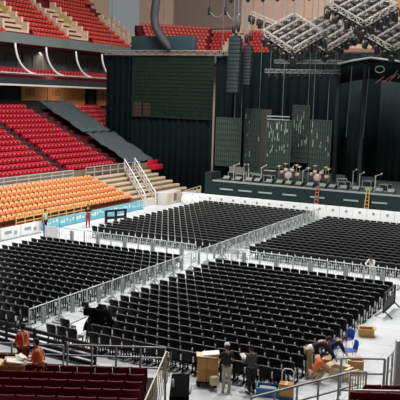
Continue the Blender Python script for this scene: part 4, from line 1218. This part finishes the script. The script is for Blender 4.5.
# cream lattice handrail by the aisle
t = thing('handrail', 'cream lattice handrail beside the foreground dark red seats', 'handrail', L(-.9, 23.6, 0), LRZ)
for s_ in (0, .16):
    MB().bar((s_, 0, 2.32), (s_ - .35, -4.8, 2.55), .035).build('top_rail', 'rail_cream', t) if s_ == 0 else None
    b = MB()
    for k in range(9):
        f = k / 9; f2 = (k + 1) / 9
        b.bar((s_ - .35 * f, -4.8 * f, 2.32 + .23 * f), (s_ - .35 * f - .05, -4.8 * f - .12, FZ + .2), .024)
    b.build('lattice', 'rail_cream', t)
for f in (0, .5, 1): MB().bar((-.35 * f, -4.8 * f, .02), (-.35 * f, -4.8 * f, 2.32 + .23 * f), .07).build('post', 'rail_cream', t)
# black draped box
t = thing('draped_bin', 'black draped box beside the cream handrail in the foreground', 'draped box', L(-.42, 22.1, 0), LRZ)
MB().rbox((0, 0, .92), (.55, 1.9, 1.84), .06).build('drape', 'cloth_dark', t)
MB().tube([(.3, .7, 1.3), (.34, .2, 1.75), (.3, -.7, 1.85)], .03, 8).build('rope', 'plate', t)
MB().lathe([(.035, 0), (.04, .02), (.04, .2), (.02, .24)], (-.2, -.2, 1.84), 12).build('bottle', 'fleece', t)
# right rails
rail_run('railing', 'long grey guard rail running below the carton group', L(1.55, 20.35, 1.0), L(4.95, 22.95, .95), 1.2, 'rail', 5, rails=(1.0, .62, .25), rr=.025, pr=.025)
rail_run('railing', 'grey guard rail on the floor side below the blue chairs', L(4.5, 23.4, 1.15), L(5.85, 23.45, 1.15), 1.2, 'rail', 1, rails=(1.0, .6, .15), rr=.025, pr=.035)
rail_run('railing', 'short grey rail turning away beside the tall grey post', L(5.95, 23.45, 1.15), L(6.5, 24.6, 1.15), 1.25, 'rail', 2, rails=(1.0, .6, .15), rr=.025, pr=.03)
rail_run('railing', 'pale front rail crossing over the dark red corner seats', L(4.4, 20.84, 1.5), L(6.6, 20.9, 1.5), .8, 'steel', 2, rails=(1.0,), rr=.03, pr=.02)
t = thing('lattice_gate', 'pale lattice gate standing at the end of the guard rail', 'gate', L(4.85, 22.5, 1.0), LRZ + .1)
MB().bar((-.24, 0, 0), (-.24, 0, 1.25), .05).bar((.24, 0, 0), (.24, 0, 1.25), .05).bar((-.24, 0, 1.25), (.24, 0, 1.25), .05).bar((-.24, 0, .1), (.24, 0, .1), .05).build('frame', 'rail_cream', t)
b = MB()
for k in range(1, 6): b.bar((-.24 + .08 * k, 0, .1), (-.24 + .08 * k, 0, 1.25), .022)
for k in range(1, 9): b.bar((-.24, 0, .1 + .13 * k), (.24, 0, .1 + .13 * k), .022)
b.build('lattice', 'rail_cream', t)
t = thing('grey_pillar', 'tall grey post standing at the right edge beyond the rails', 'post', L(6.15, 23.0, 0), LRZ)
MB().rbox((0, 0, 1.55), (.22, .22, 3.1), .02).build('post', 'steel', t); MB().box((0, 0, .02), (.36, .36, .04)).build('base_plate', 'rail', t)

# ------------------------------------------------------------------ light
def area(name, loc, size, power, col=(1, 1, 1), target=None, sy=None):
    l = bpy.data.lights.new(name, 'AREA'); l.energy = power; l.size = size; l.color = col
    if sy: l.shape = 'RECTANGLE'; l.size_y = sy
    o = bpy.data.objects.new(name, l); COL.objects.link(o); o.location = loc
    if target is not None:
        o.rotation_euler = (V(target) - V(loc)).to_track_quat('-Z', 'Y').to_euler()
    return o
for i, (x, y) in enumerate(((-30, 30), (-12, 30), (-30, 46), (-12, 46), (-32, 60), (-14, 60))):
    area('floodlight', (x, y, 29), 3.0, 3900, (1, .99, .97))
area('floodlight', (-26, 52, 28.5), 5, 4600, (1, .97, .92), (-58, 76, 16))
area('floodlight', (-18, 45, 28.5), 5, 1700, (1, .97, .92), (-46, 58, 4))
area('floodlight', (-20, 74, 28.5), 5, 7500, (1, .95, .9), (-36, 104, 20))
area('concourse_light', (-55.2, 74, 10.6), .4, 420, (1, .86, .7), (-57, 74, 9.0), 26)
w = bpy.data.worlds.new('world'); sc.world = w; w.use_nodes = True
w.node_tree.nodes['Background'].inputs[0].default_value = (.8, .88, .95, 1); w.node_tree.nodes['Background'].inputs[1].default_value = .25
sc.view_settings.view_transform = 'Standard'; sc.view_settings.look = 'None'; sc.view_settings.gamma = 1; sc.view_settings.exposure = 0
sc.view_settings.use_curve_mapping = False
